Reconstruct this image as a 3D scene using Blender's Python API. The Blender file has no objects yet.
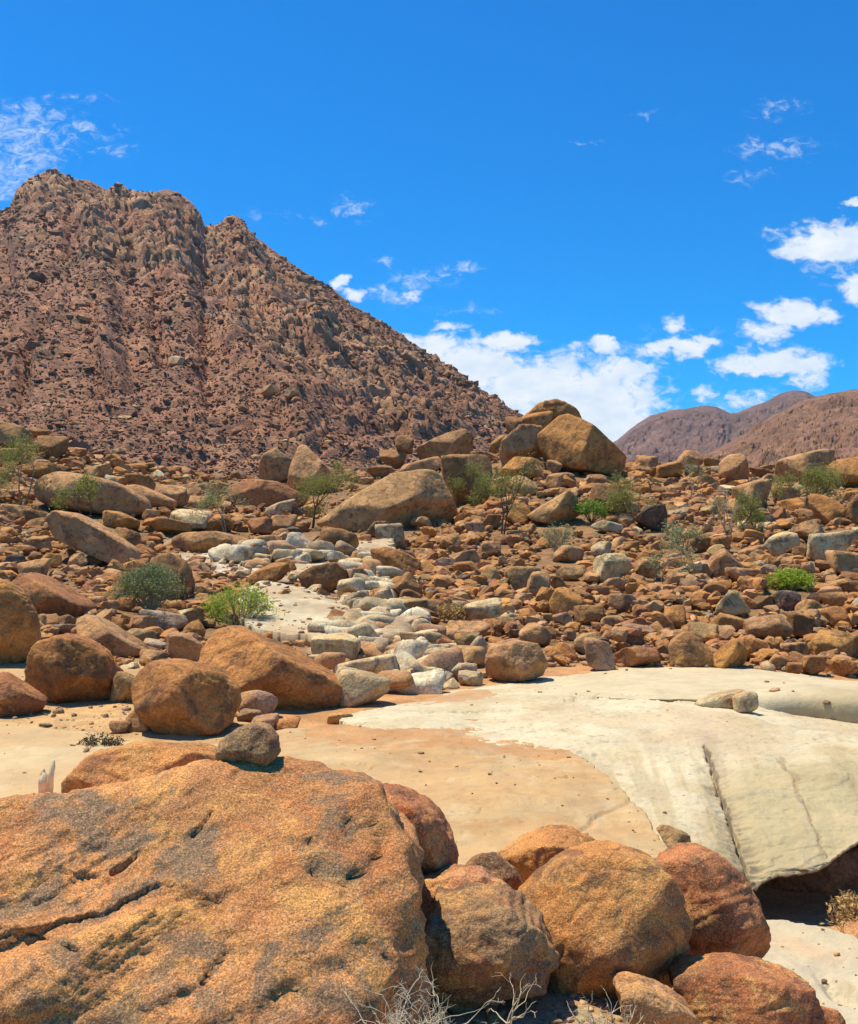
import bpy, math, random
import numpy as np
from mathutils import Vector

# ------------------------------------------------------------------ camera, sky, sun
F = 1050.0; CX = 429.0; HY = 560.0; W = 858.0; H = 1024.0
sc = bpy.context.scene
cam_d = bpy.data.cameras.new('camera'); cam = bpy.data.objects.new('camera', cam_d)
sc.collection.objects.link(cam); sc.camera = cam
cam.location = (0, 0, 0); cam.rotation_euler = (math.radians(90), 0, 0)
cam_d.sensor_fit = 'VERTICAL'; cam_d.sensor_height = 24.0; cam_d.lens = 24.0 * F / H
cam_d.shift_y = (HY - H / 2) / H
cam_d.clip_start = 0.05; cam_d.clip_end = 20000
sc.view_settings.view_transform = 'Standard'; sc.view_settings.look = 'None'
sc.view_settings.gamma = 1.0; sc.view_settings.exposure = 0.36
sc.view_settings.use_curve_mapping = False

SUN = Vector((-0.34, 0.14, 1.0)).normalized()
sl = bpy.data.lights.new('sun', 'SUN'); sl.energy = 5.0; sl.angle = math.radians(0.5); sl.color = (1.0, 0.89, 0.66)
so = bpy.data.objects.new('sun', sl); sc.collection.objects.link(so)
so.rotation_euler = SUN.to_track_quat('Z', 'Y').to_euler(); so.location = (0, 0, 50)

SKY_STRENGTH = 0.088
# clouds: (px, py, rx, ry, weight) as directions in the sky
DENSE = [(838,240,52,16,1),(800,247,26,9,.7),(856,202,14,5,.9),(860,283,18,15,.75),(796,312,34,13,1),(768,330,28,9,.7),(822,318,14,8,.6),
         (780,362,42,13,1),(745,370,24,7,.8),(806,374,20,12,.6),(678,348,34,7,.85),(706,341,16,5,.7),(674,326,12,8,.5),(603,350,12,9,1),
         (504,341,28,8,.95),(446,328,16,5,.6),(432,350,30,14,.9),(470,368,50,22,1),(530,385,60,26,1),(600,400,55,30,1),(625,372,30,12,.75),
         (580,430,90,28,1),(640,425,40,20,.8),(341,285,9,6,.9),(355,301,9,6,.7),(404,296,14,5,.4),(575,345,14,6,.4),(700,392,14,5,.5),(745,396,30,8,.5)]
WISP = [(15,130,60,26,1),(0,170,44,30,1),(38,152,36,12,.9),(70,130,50,8,.7),(108,150,26,7,.6),(60,100,50,6,.5),(352,206,22,12,.75),(320,220,12,5,.5),(420,282,30,12,.9),(455,270,22,9,.9),
        (390,296,26,9,.9),(386,263,12,5,.7),(778,108,36,10,.6),(775,148,46,12,.7),(750,175,30,8,.5),(655,115,34,6,.35),(590,145,28,6,.3),(690,340,60,14,.5),
        (835,268,40,14,.6),(760,345,50,12,.4),(560,365,50,20,.8),(640,360,30,16,.8),(720,400,60,10,.6),(275,218,40,9,.35),(470,310,40,8,.35)]
world = bpy.data.worlds.new('World'); sc.world = world; world.use_nodes = True
def build_world():
    nt = world.node_tree; N = nt.nodes; L = nt.links; N.clear()
    def n(t, **k):
        x = N.new(t)
        for a, b in k.items(): setattr(x, a, b)
        return x
    def m(op, a, b=None, c=None, clamp=False):
        x = n('ShaderNodeMath', operation=op, use_clamp=clamp)
        for i, v in enumerate((a, b, c)):
            if v is None: continue
            if hasattr(v, 'links'): L.new(v, x.inputs[i])
            else: x.inputs[i].default_value = v
        return x.outputs[0]
    sky = n('ShaderNodeTexSky', sky_type='NISHITA', sun_disc=False)
    sky.sun_elevation = math.asin(SUN.z); sky.sun_rotation = math.atan2(SUN.x, SUN.y)
    sky.altitude = 900; sky.air_density = 1.0; sky.dust_density = 0.4; sky.ozone_density = 2.5
    tc = n('ShaderNodeTexCoord'); sep = n('ShaderNodeSeparateXYZ'); L.new(tc.outputs['Generated'], sep.inputs[0])
    yy = m('MAXIMUM', sep.outputs[1], 0.05)
    u = m('DIVIDE', sep.outputs[0], yy); v = m('DIVIDE', sep.outputs[2], yy)
    uv = n('ShaderNodeCombineXYZ'); L.new(u, uv.inputs[0]); L.new(v, uv.inputs[1]); uv = uv.outputs[0]
    def noise(scale, detail, rough, stretch=1.0, dist=0.0, off=0.0):
        mp = n('ShaderNodeMapping'); L.new(uv, mp.inputs[0]); mp.inputs['Scale'].default_value = (1, stretch, 1)
        mp.inputs['Location'].default_value = (off, off, off)
        t = n('ShaderNodeTexNoise'); t.inputs['Scale'].default_value = scale; t.inputs['Detail'].default_value = detail
        t.inputs['Roughness'].default_value = rough; t.inputs['Distortion'].default_value = dist
        L.new(mp.outputs[0], t.inputs[0]); return t
    # warp the blob field a little so outlines are ragged
    wn = noise(26, 5, .6, 1.3)
    w1 = n('ShaderNodeVectorMath', operation='SUBTRACT'); L.new(wn.outputs['Color'], w1.inputs[0]); w1.inputs[1].default_value = (.5, .5, .5)
    w2 = n('ShaderNodeVectorMath', operation='SCALE'); L.new(w1.outputs[0], w2.inputs[0]); w2.inputs['Scale'].default_value = 0.035
    w3 = n('ShaderNodeVectorMath', operation='ADD'); L.new(uv, w3.inputs[0]); L.new(w2.outputs[0], w3.inputs[1]); wuv = w3.outputs[0]
    def blobs(lst):
        out = None
        for (px, py, rx, ry, wt) in lst:
            s = n('ShaderNodeVectorMath', operation='SUBTRACT'); L.new(wuv, s.inputs[0])
            s.inputs[1].default_value = ((px - CX) / F, (HY - py) / F, 0)
            k = n('ShaderNodeVectorMath', operation='MULTIPLY'); L.new(s.outputs[0], k.inputs[0])
            k.inputs[1].default_value = (F / rx, F / ry, 0)
            ln = n('ShaderNodeVectorMath', operation='LENGTH'); L.new(k.outputs[0], ln.inputs[0])
            g = m('MULTIPLY', m('SUBTRACT', 1.55, ln.outputs['Value'], clamp=False), wt)
            out = g if out is None else m('MAXIMUM', out, g)
        return out
    front = m('GREATER_THAN', sep.outputs[1], 0.05)
    d = blobs(DENSE); nz = noise(55, 8, .6, 1.6, .3)
    dv = m('ADD', d, m('MULTIPLY', m('SUBTRACT', nz.outputs[0], 0.5), 2.1))
    dens = n('ShaderNodeMapRange', interpolation_type='SMOOTHSTEP'); L.new(dv, dens.inputs[0]); dens.inputs[1].default_value = .10; dens.inputs[2].default_value = .85
    wb = blobs(WISP); nw = noise(60, 7, .68, 1.7, .9, 3.1)
    wv = m('ADD', m('MULTIPLY', m('MINIMUM', wb, 1.0), .55), m('MULTIPLY', m('SUBTRACT', nw.outputs[0], .5), 3.0))
    wis = n('ShaderNodeMapRange', interpolation_type='SMOOTHSTEP'); L.new(wv, wis.inputs[0]); wis.inputs[1].default_value = .15; wis.inputs[2].default_value = 1.2; wis.inputs[4].default_value = .62
    wis_o = m('MULTIPLY', wis.outputs[0], m('GREATER_THAN', wb, 0.0))
    wfade = m('MULTIPLY', wis_o, m('MULTIPLY', wb, 1.6, clamp=True))
    a = m('MULTIPLY', m('MAXIMUM', m('MULTIPLY', dens.outputs[0], .96), wfade), front)
    # sky colour: the physical sky, deepened
    hs = n('ShaderNodeHueSaturation'); L.new(sky.outputs[0], hs.inputs['Color']); hs.inputs['Saturation'].default_value = 1.22; hs.inputs['Value'].default_value = 1.0
    tint = n('ShaderNodeMix', data_type='RGBA', blend_type='MULTIPLY'); tint.inputs[0].default_value = 1
    L.new(hs.outputs[0], tint.inputs[6]); tint.inputs[7].default_value = (0.10, 1.13, 1.66, 1)
    # cloud brightness: grey-blue thin bases, white tops
    cn = noise(34, 5, .55, 2.0, 0, 7.0)
    cr = n('ShaderNodeMapRange'); L.new(cn.outputs[0], cr.inputs[0]); cr.inputs[1].default_value = .3; cr.inputs[2].default_value = .7
    cc = n('ShaderNodeMix', data_type='RGBA'); L.new(cr.outputs[0], cc.inputs[0])
    k = 1.0 / SKY_STRENGTH
    cc.inputs[6].default_value = (.56 * k, .66 * k, .77 * k, 1); cc.inputs[7].default_value = (.77 * k, .79 * k, .81 * k, 1)
    mx = n('ShaderNodeMix', data_type='RGBA'); L.new(a, mx.inputs[0]); L.new(tint.outputs[2], mx.inputs[6]); L.new(cc.outputs[2], mx.inputs[7])
    bg = n('ShaderNodeBackground'); bg.inputs['Strength'].default_value = SKY_STRENGTH; L.new(mx.outputs[2], bg.inputs[0])
    out = n('ShaderNodeOutputWorld'); L.new(bg.outputs[0], out.inputs[0])
build_world()
world.cycles.sampling_method = 'MANUAL'; world.cycles.sample_map_resolution = 512
sc.cycles.max_bounces = 5; sc.cycles.diffuse_bounces = 3; sc.cycles.volume_bounces = 0

# ------------------------------------------------------------------ numpy helpers
def _h(ix, iy, iz, s):
    n = (ix.astype(np.int64) * 374761393 + iy.astype(np.int64) * 668265263 + iz.astype(np.int64) * 2147483647 * 3 + s * 1274126177) & 0xFFFFFFFF
    n = ((n ^ (n >> 13)) * 1274126177) & 0xFFFFFFFF
    n = ((n ^ (n >> 16)) * 2246822519) & 0xFFFFFFFF
    return ((n ^ (n >> 15)) & 0xFFFFFF).astype(np.float64) / 0xFFFFFF
def vnoise(p, s=0):
    i = np.floor(p); f = p - i; i = i.astype(np.int64); f = f * f * f * (f * (f * 6 - 15) + 10)
    x, y, z = i[..., 0], i[..., 1], i[..., 2]; fx, fy, fz = f[..., 0], f[..., 1], f[..., 2]
    c = [[[_h(x + a, y + b, z + c_, s) for c_ in (0, 1)] for b in (0, 1)] for a in (0, 1)]
    l = lambda a, b, t: a + (b - a) * t
    return l(l(l(c[0][0][0], c[1][0][0], fx), l(c[0][1][0], c[1][1][0], fx), fy),
             l(l(c[0][0][1], c[1][0][1], fx), l(c[0][1][1], c[1][1][1], fx), fy), fz) * 2 - 1
def fbm(p, octv=4, s=0, gain=.5, lac=2.03):
    o = np.zeros(p.shape[:-1]); a = 1.0; q = p.copy(); t = 0
    for k in range(octv):
        o += a * vnoise(q, s + k * 17); t += a; a *= gain; q = q * lac + 13.7
    return o / t
def ridged(p, octv=4, s=0, gain=.5):
    o = np.zeros(p.shape[:-1]); a = 1.0; q = p.copy(); t = 0
    for k in range(octv):
        o += a * (1 - np.abs(vnoise(q, s + k * 19)) * 2); t += a; a *= gain; q = q * 2.07 + 7.3
    return o / t
def worley(p, s=0):
    """nearest and second-nearest feature distance, and a cell value"""
    i = np.floor(p).astype(np.int64); f1 = np.full(p.shape[:-1], 9.0); f2 = f1.copy(); val = np.zeros(p.shape[:-1])
    for a in (-1, 0, 1):
        for b in (-1, 0, 1):
            for c in (-1, 0, 1):
                cx, cy, cz = i[..., 0] + a, i[..., 1] + b, i[..., 2] + c
                qx = cx + _h(cx, cy, cz, s + 1); qy = cy + _h(cx, cy, cz, s + 2); qz = cz + _h(cx, cy, cz, s + 3)
                d = np.sqrt((p[..., 0] - qx) ** 2 + (p[..., 1] - qy) ** 2 + (p[..., 2] - qz) ** 2)
                v = _h(cx, cy, cz, s + 4)
                near = d < f1
                f2 = np.where(near, f1, np.minimum(f2, d)); val = np.where(near, v, val); f1 = np.where(near, d, f1)
    return f1, f2, val

def make_mesh(name, v, faces, cols=None, smooth=True):
    """v (n,3); faces (m,k) all the same size"""
    me = bpy.data.meshes.new(name); v = np.ascontiguousarray(v, dtype=np.float32); faces = np.ascontiguousarray(faces, dtype=np.int32)
    k = faces.shape[1]
    me.vertices.add(len(v)); me.vertices.foreach_set('co', v.ravel())
    me.loops.add(faces.size); me.loops.foreach_set('vertex_index', faces.ravel())
    me.polygons.add(len(faces)); me.polygons.foreach_set('loop_start', np.arange(0, faces.size, k, dtype=np.int32))
    me.polygons.foreach_set('use_smooth', np.full(len(faces), smooth))
    me.update(calc_edges=True)
    if cols is not None:
        c = np.ones((len(v), 4), dtype=np.float32); c[:, :3] = cols
        at = me.color_attributes.new('col', 'FLOAT_COLOR', 'POINT'); at.data.foreach_set('color', c.ravel())
    return me
def link(name, me, mat=None, parent=None):
    o = bpy.data.objects.new(name, me); sc.collection.objects.link(o)
    if mat is not None and me is not None and not me.materials: me.materials.append(mat)
    if parent is not None: o.parent = parent
    return o
def tag(o, label=None, cat=None, group=None, kind=None):
    if label: o['label'] = label
    if cat: o['category'] = cat
    if group: o['group'] = group
    if kind: o['kind'] = kind
    return o
def ico(sub):
    import bmesh
    bm = bmesh.new(); bmesh.ops.create_icosphere(bm, subdivisions=sub, radius=1.0)
    v = np.array([q.co[:] for q in bm.verts]); f = np.array([[q.index for q in p.verts] for p in bm.faces]); bm.free()
    return v / np.linalg.norm(v, axis=1, keepdims=True), f
ICO = {k: ico(k) for k in (1, 2, 3, 4, 5, 6)}
def grid_faces(nr, nc):
    a = np.arange(nr * nc).reshape(nr, nc)
    return np.stack([a[:-1, :-1], a[:-1, 1:], a[1:, 1:], a[1:, :-1]], -1).reshape(-1, 4)
def P(px, py, Y): return np.stack([(px - CX) / F * Y, Y + 0 * px, (HY - py) / F * Y], -1)
def smooth(x, a, b):
    t = np.clip((x - a) / (b - a), 0, 1); return t * t * (3 - 2 * t)

# ------------------------------------------------------------------ materials
def mat_rock(name, source='object', grain=40.0, gstr=.5, bump=.5, bdist=.06, stain=.5, bscale=4.0, rust=.4, vary=.35, dark=(0.075, 0.05, 0.035), nscale=1.0, speck=.35, ochre=(0.56, 0.27, 0.07), red=(.34, .125, .05), crystal=0.0, dim=.84):
    m = bpy.data.materials.new(name); m.use_nodes = True; nt = m.node_tree; N = nt.nodes; L = nt.links
    b = N['Principled BSDF']; b.inputs['Roughness'].default_value = .86; b.inputs['Specular IOR Level'].default_value = .25
    geo = N.new('ShaderNodeNewGeometry'); oi = N.new('ShaderNodeObjectInfo')
    off = N.new('ShaderNodeVectorMath'); off.operation = 'ADD'; L.new(geo.outputs['Position'], off.inputs[0])
    sc_ = N.new('ShaderNodeVectorMath'); sc_.operation = 'SCALE'; sc_.inputs[0].default_value = (37, 91, 53); L.new(oi.outputs['Random'], sc_.inputs['Scale'])
    L.new(sc_.outputs[0], off.inputs[1]); pos = off.outputs[0]
    if source == 'object': base = oi.outputs['Color']
    else:
        at = N.new('ShaderNodeVertexColor'); at.layer_name = 'col'; base = at.outputs[0]
    def noise(s, d=5, r=.6, dist=0.0, vec=None):
        t = N.new('ShaderNodeTexNoise'); t.inputs['Scale'].default_value = s; t.inputs['Detail'].default_value = d
        t.inputs['Roughness'].default_value = r; t.inputs['Distortion'].default_value = dist; L.new(vec or pos, t.inputs[0]); return t.outputs[0]
    def rng(x, a, b2, c=0.0, d=1.0, sm=True):
        t = N.new('ShaderNodeMapRange'); L.new(x, t.inputs[0])
        if sm: t.interpolation_type = 'SMOOTHSTEP'
        for i, q in enumerate((a, b2, c, d)): t.inputs[i + 1].default_value = q
        return t.outputs[0]
    def mix(fac, a, b2, mode='MIX'):
        t = N.new('ShaderNodeMix'); t.data_type = 'RGBA'; t.blend_type = mode
        for i, q in ((0, fac), (6, a), (7, b2)):
            if hasattr(q, 'links'): L.new(q, t.inputs[i])
            else: t.inputs[i].default_value = q if i == 0 else (*q, 1)
        return t.outputs[2]
    c = base
    v1 = rng(noise(.9 * nscale, 6, .65, .4), .3, .7, (1 - vary) * dim, (1 + vary) * dim)
    cm = N.new('ShaderNodeVectorMath'); cm.operation = 'SCALE'; L.new(c, cm.inputs[0]); L.new(v1, cm.inputs['Scale']); c = cm.outputs[0]
    f1 = rng(noise(1.7 * nscale, 7, .7, 1.2), .49, .60, 0, rust)
    c = mix(f1, c, ochre)
    f2 = rng(noise(2.0 * nscale, 8, .72, .8), .515, .60, 0, stain)
    c = mix(f2, c, dark)
    f3 = rng(noise(1.1 * nscale, 6, .7, 1.5), .49, .62, 0, rust * .8)
    c = mix(f3, c, red)
    g = noise(grain, 3, .7)
    gm = rng(g, .3, .7, 1 - speck, 1 + speck, False)
    cm2 = N.new('ShaderNodeVectorMath'); cm2.operation = 'SCALE'; L.new(c, cm2.inputs[0]); L.new(gm, cm2.inputs['Scale'])
    cout = cm2.outputs[0]
    if crystal > 0:      # mineral grains: small cells of lighter and darker crystal
        vo = N.new('ShaderNodeTexVoronoi'); vo.inputs['Scale'].default_value = 125; L.new(pos, vo.inputs['Vector'])
        sp = N.new('ShaderNodeSeparateColor'); L.new(vo.outputs['Color'], sp.inputs[0])
        k1 = rng(sp.outputs[0], .1, .9, 1 - crystal, 1 + crystal, False); s3 = N.new('ShaderNodeVectorMath'); s3.operation = 'SCALE'; L.new(cout, s3.inputs[0]); L.new(k1, s3.inputs['Scale'])
        cout = mix(rng(sp.outputs[1], .86, .92, 0, crystal), s3.outputs[0], (.09, .06, .045)); cout = mix(rng(sp.outputs[2], .88, .93, 0, crystal), cout, (.68, .50, .32))
    L.new(cout, b.inputs['Base Color'])
    bn = noise(bscale, 9, .62, .3)
    b1 = N.new('ShaderNodeBump'); b1.inputs['Strength'].default_value = bump; b1.inputs['Distance'].default_value = bdist; L.new(bn, b1.inputs['Height'])
    b2 = N.new('ShaderNodeBump'); b2.inputs['Strength'].default_value = gstr; b2.inputs['Distance'].default_value = .25 / grain; L.new(g, b2.inputs['Height'])
    L.new(b1.outputs[0], b2.inputs['Normal']); L.new(b2.outputs[0], b.inputs['Normal'])
    return m
def mat_flat(name, col, rough=.8, transl=0.0, vary=.3, nscale=8.0):
    m = bpy.data.materials.new(name); m.use_nodes = True; nt = m.node_tree; N = nt.nodes; L = nt.links
    b = N['Principled BSDF']; b.inputs['Roughness'].default_value = rough; b.inputs['Specular IOR Level'].default_value = .2
    geo = N.new('ShaderNodeNewGeometry'); t = N.new('ShaderNodeTexNoise'); t.inputs['Scale'].default_value = nscale; t.inputs['Detail'].default_value = 3
    L.new(geo.outputs['Position'], t.inputs[0])
    r = N.new('ShaderNodeMapRange'); L.new(t.outputs[0], r.inputs[0]); r.inputs[1].default_value = .3; r.inputs[2].default_value = .7
    r.inputs[3].default_value = 1 - vary; r.inputs[4].default_value = 1 + vary
    s = N.new('ShaderNodeVectorMath'); s.operation = 'SCALE'; s.inputs[0].default_value = col; L.new(r.outputs[0], s.inputs['Scale'])
    L.new(s.outputs[0], b.inputs['Base Color'])
    if transl > 0:
        tr = N.new('ShaderNodeBsdfTranslucent'); L.new(s.outputs[0], tr.inputs[0]); mx = N.new('ShaderNodeMixShader'); mx.inputs[0].default_value = transl
        L.new(b.outputs[0], mx.inputs[1]); L.new(tr.outputs[0], mx.inputs[2]); L.new(mx.outputs[0], N['Material Output'].inputs[0])
    return m
M_BOULDER = mat_rock('varnished_granite', 'object', grain=22, bscale=3.2, bdist=.14, bump=.85, stain=.62, rust=.45, vary=.36)
M_STONES = mat_rock('loose_stone', 'attr', grain=18, bscale=4, bdist=.07, bump=.6, stain=.4, rust=.25, vary=.28)
M_NEAR = mat_rock('coarse_granite', 'object', grain=75, gstr=.85, bscale=6, bdist=.07, bump=.9, stain=.6, rust=.7, vary=.35, speck=.45, nscale=1.2, ochre=(.56, .29, .09), crystal=.26)
M_PALE = mat_rock('washed_granite', 'attr', grain=60, gstr=.35, bscale=3.5, bdist=.05, bump=.7, stain=.22, rust=.16, vary=.10, speck=.10, dark=(.30, .25, .18), ochre=(.55, .40, .22), red=(.50, .36, .20))
M_GROUND = mat_rock('sandy_ground', 'attr', grain=30, bscale=2.5, bdist=.05, bump=.6, stain=.2, rust=.2, vary=.25)
M_MOUNT = mat_rock('mountain_rock', 'attr', grain=1.6, gstr=.8, bscale=.12, bdist=3.0, bump=.9, stain=.45, rust=.22, vary=.35, nscale=.05, speck=.3, dark=(.10, .06, .055), ochre=(.42, .24, .13), red=(.30, .14, .09))
M_SCREE = mat_rock('scree_rock', 'attr', grain=1.5, gstr=.3, bscale=.5, bdist=.4, bump=.5, stain=.3, rust=.2, vary=.2, nscale=.12, speck=.15)
M_HILL = mat_rock('far_hill_rock', 'attr', grain=.25, gstr=.8, bscale=.02, bdist=14.0, bump=.9, stain=.35, rust=.15, vary=.3, nscale=.01, speck=.3, dark=(.07, .05, .05), ochre=(.3, .17, .10))

# ------------------------------------------------------------------ ground
GP = np.array([-3000, -1200, -400, 0, 100, 200, 300, 430, 520, 600, 700, 790, 860, 1000, 1500, 4000], float)
def z_of(py, Y): return (HY - py) / F * Y
_rows = [  # Y, values at GP ('z' metres or 'p' pixel row)
 (1.0, 'z', [-3.0] * 16),
 (5.0, 'z', [-3.05] * 16),
 (7.6, 'z', [-3.05] * 10 + [-3.3, -3.9, -3.9, -3.6, -3.4, -3.2]),
 (9.5, 'z', [-3.15] * 3 + [-3.2] * 6 + [-3.4, -3.9, -4.1, -4.1, -4.1, -3.4, -3.2]),
 (11., 'z', [-3.3] * 3 + [-3.5] * 6 + [-3.9, -4.25, -4.3, -4.25, -4.2, -3.6, -3.2]),
 (14., 'z', [-3.3] * 3 + [-3.5] * 6 + [-3.9, -4.4, -4.45, -4.4, -4.3, -3.6, -3.2]),
 (16., 'z', [-3.1] * 3 + [-3.15, -3.2, -3.25, -3.3, -3.3, -3.35, -3.4, -3.5, -3.5, -3.5, -3.5, -3.4, -3.1]),
 (18.5, 'z', [-2.9, -2.95, -3.0, -2.99, -3.0, -3.02, -3.08, -3.08, -3.1, -3.2, -3.35, -3.45, -3.45, -3.45, -3.3, -3.0]),
 (21.5, 'z', [-2.5, -2.7, -2.8, -2.8, -2.85, -2.9, -3.0, -3.0, -3.0, -3.1, -3.25, -3.3, -3.3, -3.3, -3.1, -2.8]),
 (27., 'p', [640, 650, 655, 655, 660, 668, 674, 674, 668, 667, 667, 672, 679, 682, 680, 660]),
 (35., 'p', [590, 600, 610, 615, 622, 634, 640, 634, 632, 630, 630, 634, 638, 640, 640, 620]),
 (45., 'p', [540, 550, 560, 572, 582, 596, 598, 598, 596, 592, 592, 590, 592, 592, 590, 570]),
 (60., 'p', [495, 505, 515, 532, 545, 556, 558, 560, 556, 552, 550, 548, 548, 548, 545, 530]),
 (80., 'p', [455, 460, 470, 488, 502, 518, 526, 524, 514, 510, 512, 508, 505, 503, 500, 490]),
 (100., 'p', [430, 440, 448, 460, 476, 494, 502, 490, 476, 478, 488, 485, 480, 478, 475, 465]),
 (120., 'p', [425, 432, 436, 442, 462, 480, 486, 468, 452, 464, 474, 472, 466, 464, 462, 455]),
 (150., 'p', [440, 440, 445, 452, 470, 484, 488, 478, 470, 478, 482, 480, 478, 476, 472, 465]),
 (220., 'z', [11.0] * 16), (600., 'z', [9.0] * 16), (9000., 'z', [8.0] * 16)]
RY = np.log(np.array([r[0] for r in _rows]))
RZ = np.array([[v if r[1] == 'z' else z_of(v, r[0]) for v in r[2]] for r in _rows])
_ly = np.linspace(RY[0], RY[-1], 500); _lx = np.concatenate([np.linspace(-3000, -400, 60)[:-1], np.linspace(-400, 1500, 380)[:-1], np.linspace(1500, 4000, 60)])
_tmp = np.array([np.interp(_lx, GP, RZ[i]) for i in range(len(RZ))])
GZ = np.array([np.interp(_ly, RY, _tmp[:, j]) for j in range(len(_lx))]).T
for _ in range(6):
    GZ[1:-1] = (GZ[:-2] + 2 * GZ[1:-1] + GZ[2:]) / 4; GZ[:, 1:-1] = (GZ[:, :-2] + 2 * GZ[:, 1:-1] + GZ[:, 2:]) / 4
def ground_z(px, Y):
    px = np.asarray(px, float); Y = np.asarray(Y, float); px, Y = np.broadcast_arrays(px, Y)
    r = np.clip((np.log(Y) - RY[0]) / (RY[-1] - RY[0]) * 499, 0, 498.999); c = np.interp(px, _lx, np.arange(len(_lx))); c = np.clip(c, 0, len(_lx) - 1.001)
    i = r.astype(int); j = c.astype(int); a = r - i; b = c - j
    z = GZ[i, j] * (1 - a) * (1 - b) + GZ[i + 1, j] * a * (1 - b) + GZ[i, j + 1] * (1 - a) * b + GZ[i + 1, j + 1] * a * b
    X = (px - CX) / F * Y
    p = np.stack([X, Y, 0 * X], -1)
    amp = smooth(Y, 24, 60) * (1 - .0 * Y)
    z = z + amp * .55 * fbm(p * .11, 3, 5) + (.02 + .10 * smooth(Y, 22, 40)) * fbm(p * .9, 3, 9)
    return z
_ys = np.exp(np.linspace(math.log(6), math.log(160), 700))
def hit(px, py):
    """depth at which the view ray through a pixel meets the ground"""
    z = ground_z(np.full_like(_ys, px), _ys); row = HY - z / _ys * F
    k = np.where(row <= py)[0]
    return float(_ys[k[0]]) if len(k) else 125.0
def segdist(px, py, pts):
    d = np.full(np.shape(px), 1e9)
    for (x0, y0), (x1, y1) in zip(pts[:-1], pts[1:]):
        t = np.clip(((px - x0) * (x1 - x0) + (py - y0) * (y1 - y0)) / ((x1 - x0) ** 2 + (y1 - y0) ** 2), 0, 1)
        d = np.minimum(d, np.hypot(px - x0 - t * (x1 - x0), py - y0 - t * (y1 - y0)))
    return d
RIVER = [(430, 690), (415, 668), (385, 650), (350, 632), (360, 605), (372, 583), (352, 562), (320, 560), (260, 560), (225, 556)]
def river_mask(px, py):
    d = segdist(px, (py - 0) * 1.0, RIVER); w = np.interp(py, [550, 580, 620, 660, 700], [13, 26, 44, 62, 80])
    return np.clip(1.25 - d / w, 0, 1)
def inpoly(px, py, poly):
    c = np.zeros(np.shape(px), bool); n = len(poly)
    for i in range(n):
        x0, y0 = poly[i]; x1, y1 = poly[(i + 1) % n]
        cond = ((y0 > py) != (y1 > py)) & (px < (x1 - x0) * (py - y0) / (y1 - y0 + 1e-9) + x0); c ^= cond
    return c
SAND = np.array([.54, .28, .115]); OCHRE = np.array([.55, .35, .16]); TALUS = np.array([.25, .14, .06]); PALE = np.array([.66, .60, .47]); PINK = np.array([.50, .36, .25])
def build_ground():
    xs = np.concatenate([-np.geomspace(3600, 160, 40), np.linspace(-140, 1000, 620), 860 + np.geomspace(160, 3600, 40)])
    ys = np.concatenate([np.geomspace(.8, 16, 70)[:-1], np.geomspace(16, 150, 420)[:-1], np.geomspace(150, 5500, 60)])
    px, Y = np.meshgrid(xs, ys); z = ground_z(px, Y)
    v = np.stack([(px - CX) / F * Y, Y, z], -1); py = HY - z / Y * F
    n = fbm(v * .35, 4, 3)[..., None]; n2 = fbm(v * 1.6, 3, 31)[..., None]
    col = TALUS * (1 + .35 * n2)
    r = smooth(river_mask(px, py) + .25 * n[..., 0], .35, .7)[..., None] * smooth(Y, 20, 23)[..., None]
    col = col * (1 - r) + (PALE * .62 + PINK * .38) * (1 + .2 * n2) * r
    s = (smooth(Y, 28.5, 26.5)[..., None]) * (1 - .0 * r); col = col * (1 - s) + SAND * (1 + .15 * n2) * s
    l = s * smooth(px, 330, 230)[..., None]; col = col * (1 - l) + OCHRE * (1 + .12 * n2) * l
    d = smooth(Y, 13.5, 11)[..., None]; col = col * (1 - d) + np.array([.52, .34, .18]) * (1 + .2 * n2) * d
    me = make_mesh('ground', v.reshape(-1, 3), grid_faces(*px.shape)[:, ::-1], np.clip(col, .01, 1).reshape(-1, 3))
    tag(link('ground', me, M_GROUND), 'orange sandy ground under the boulders and slabs', kind='structure')
build_ground()

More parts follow.
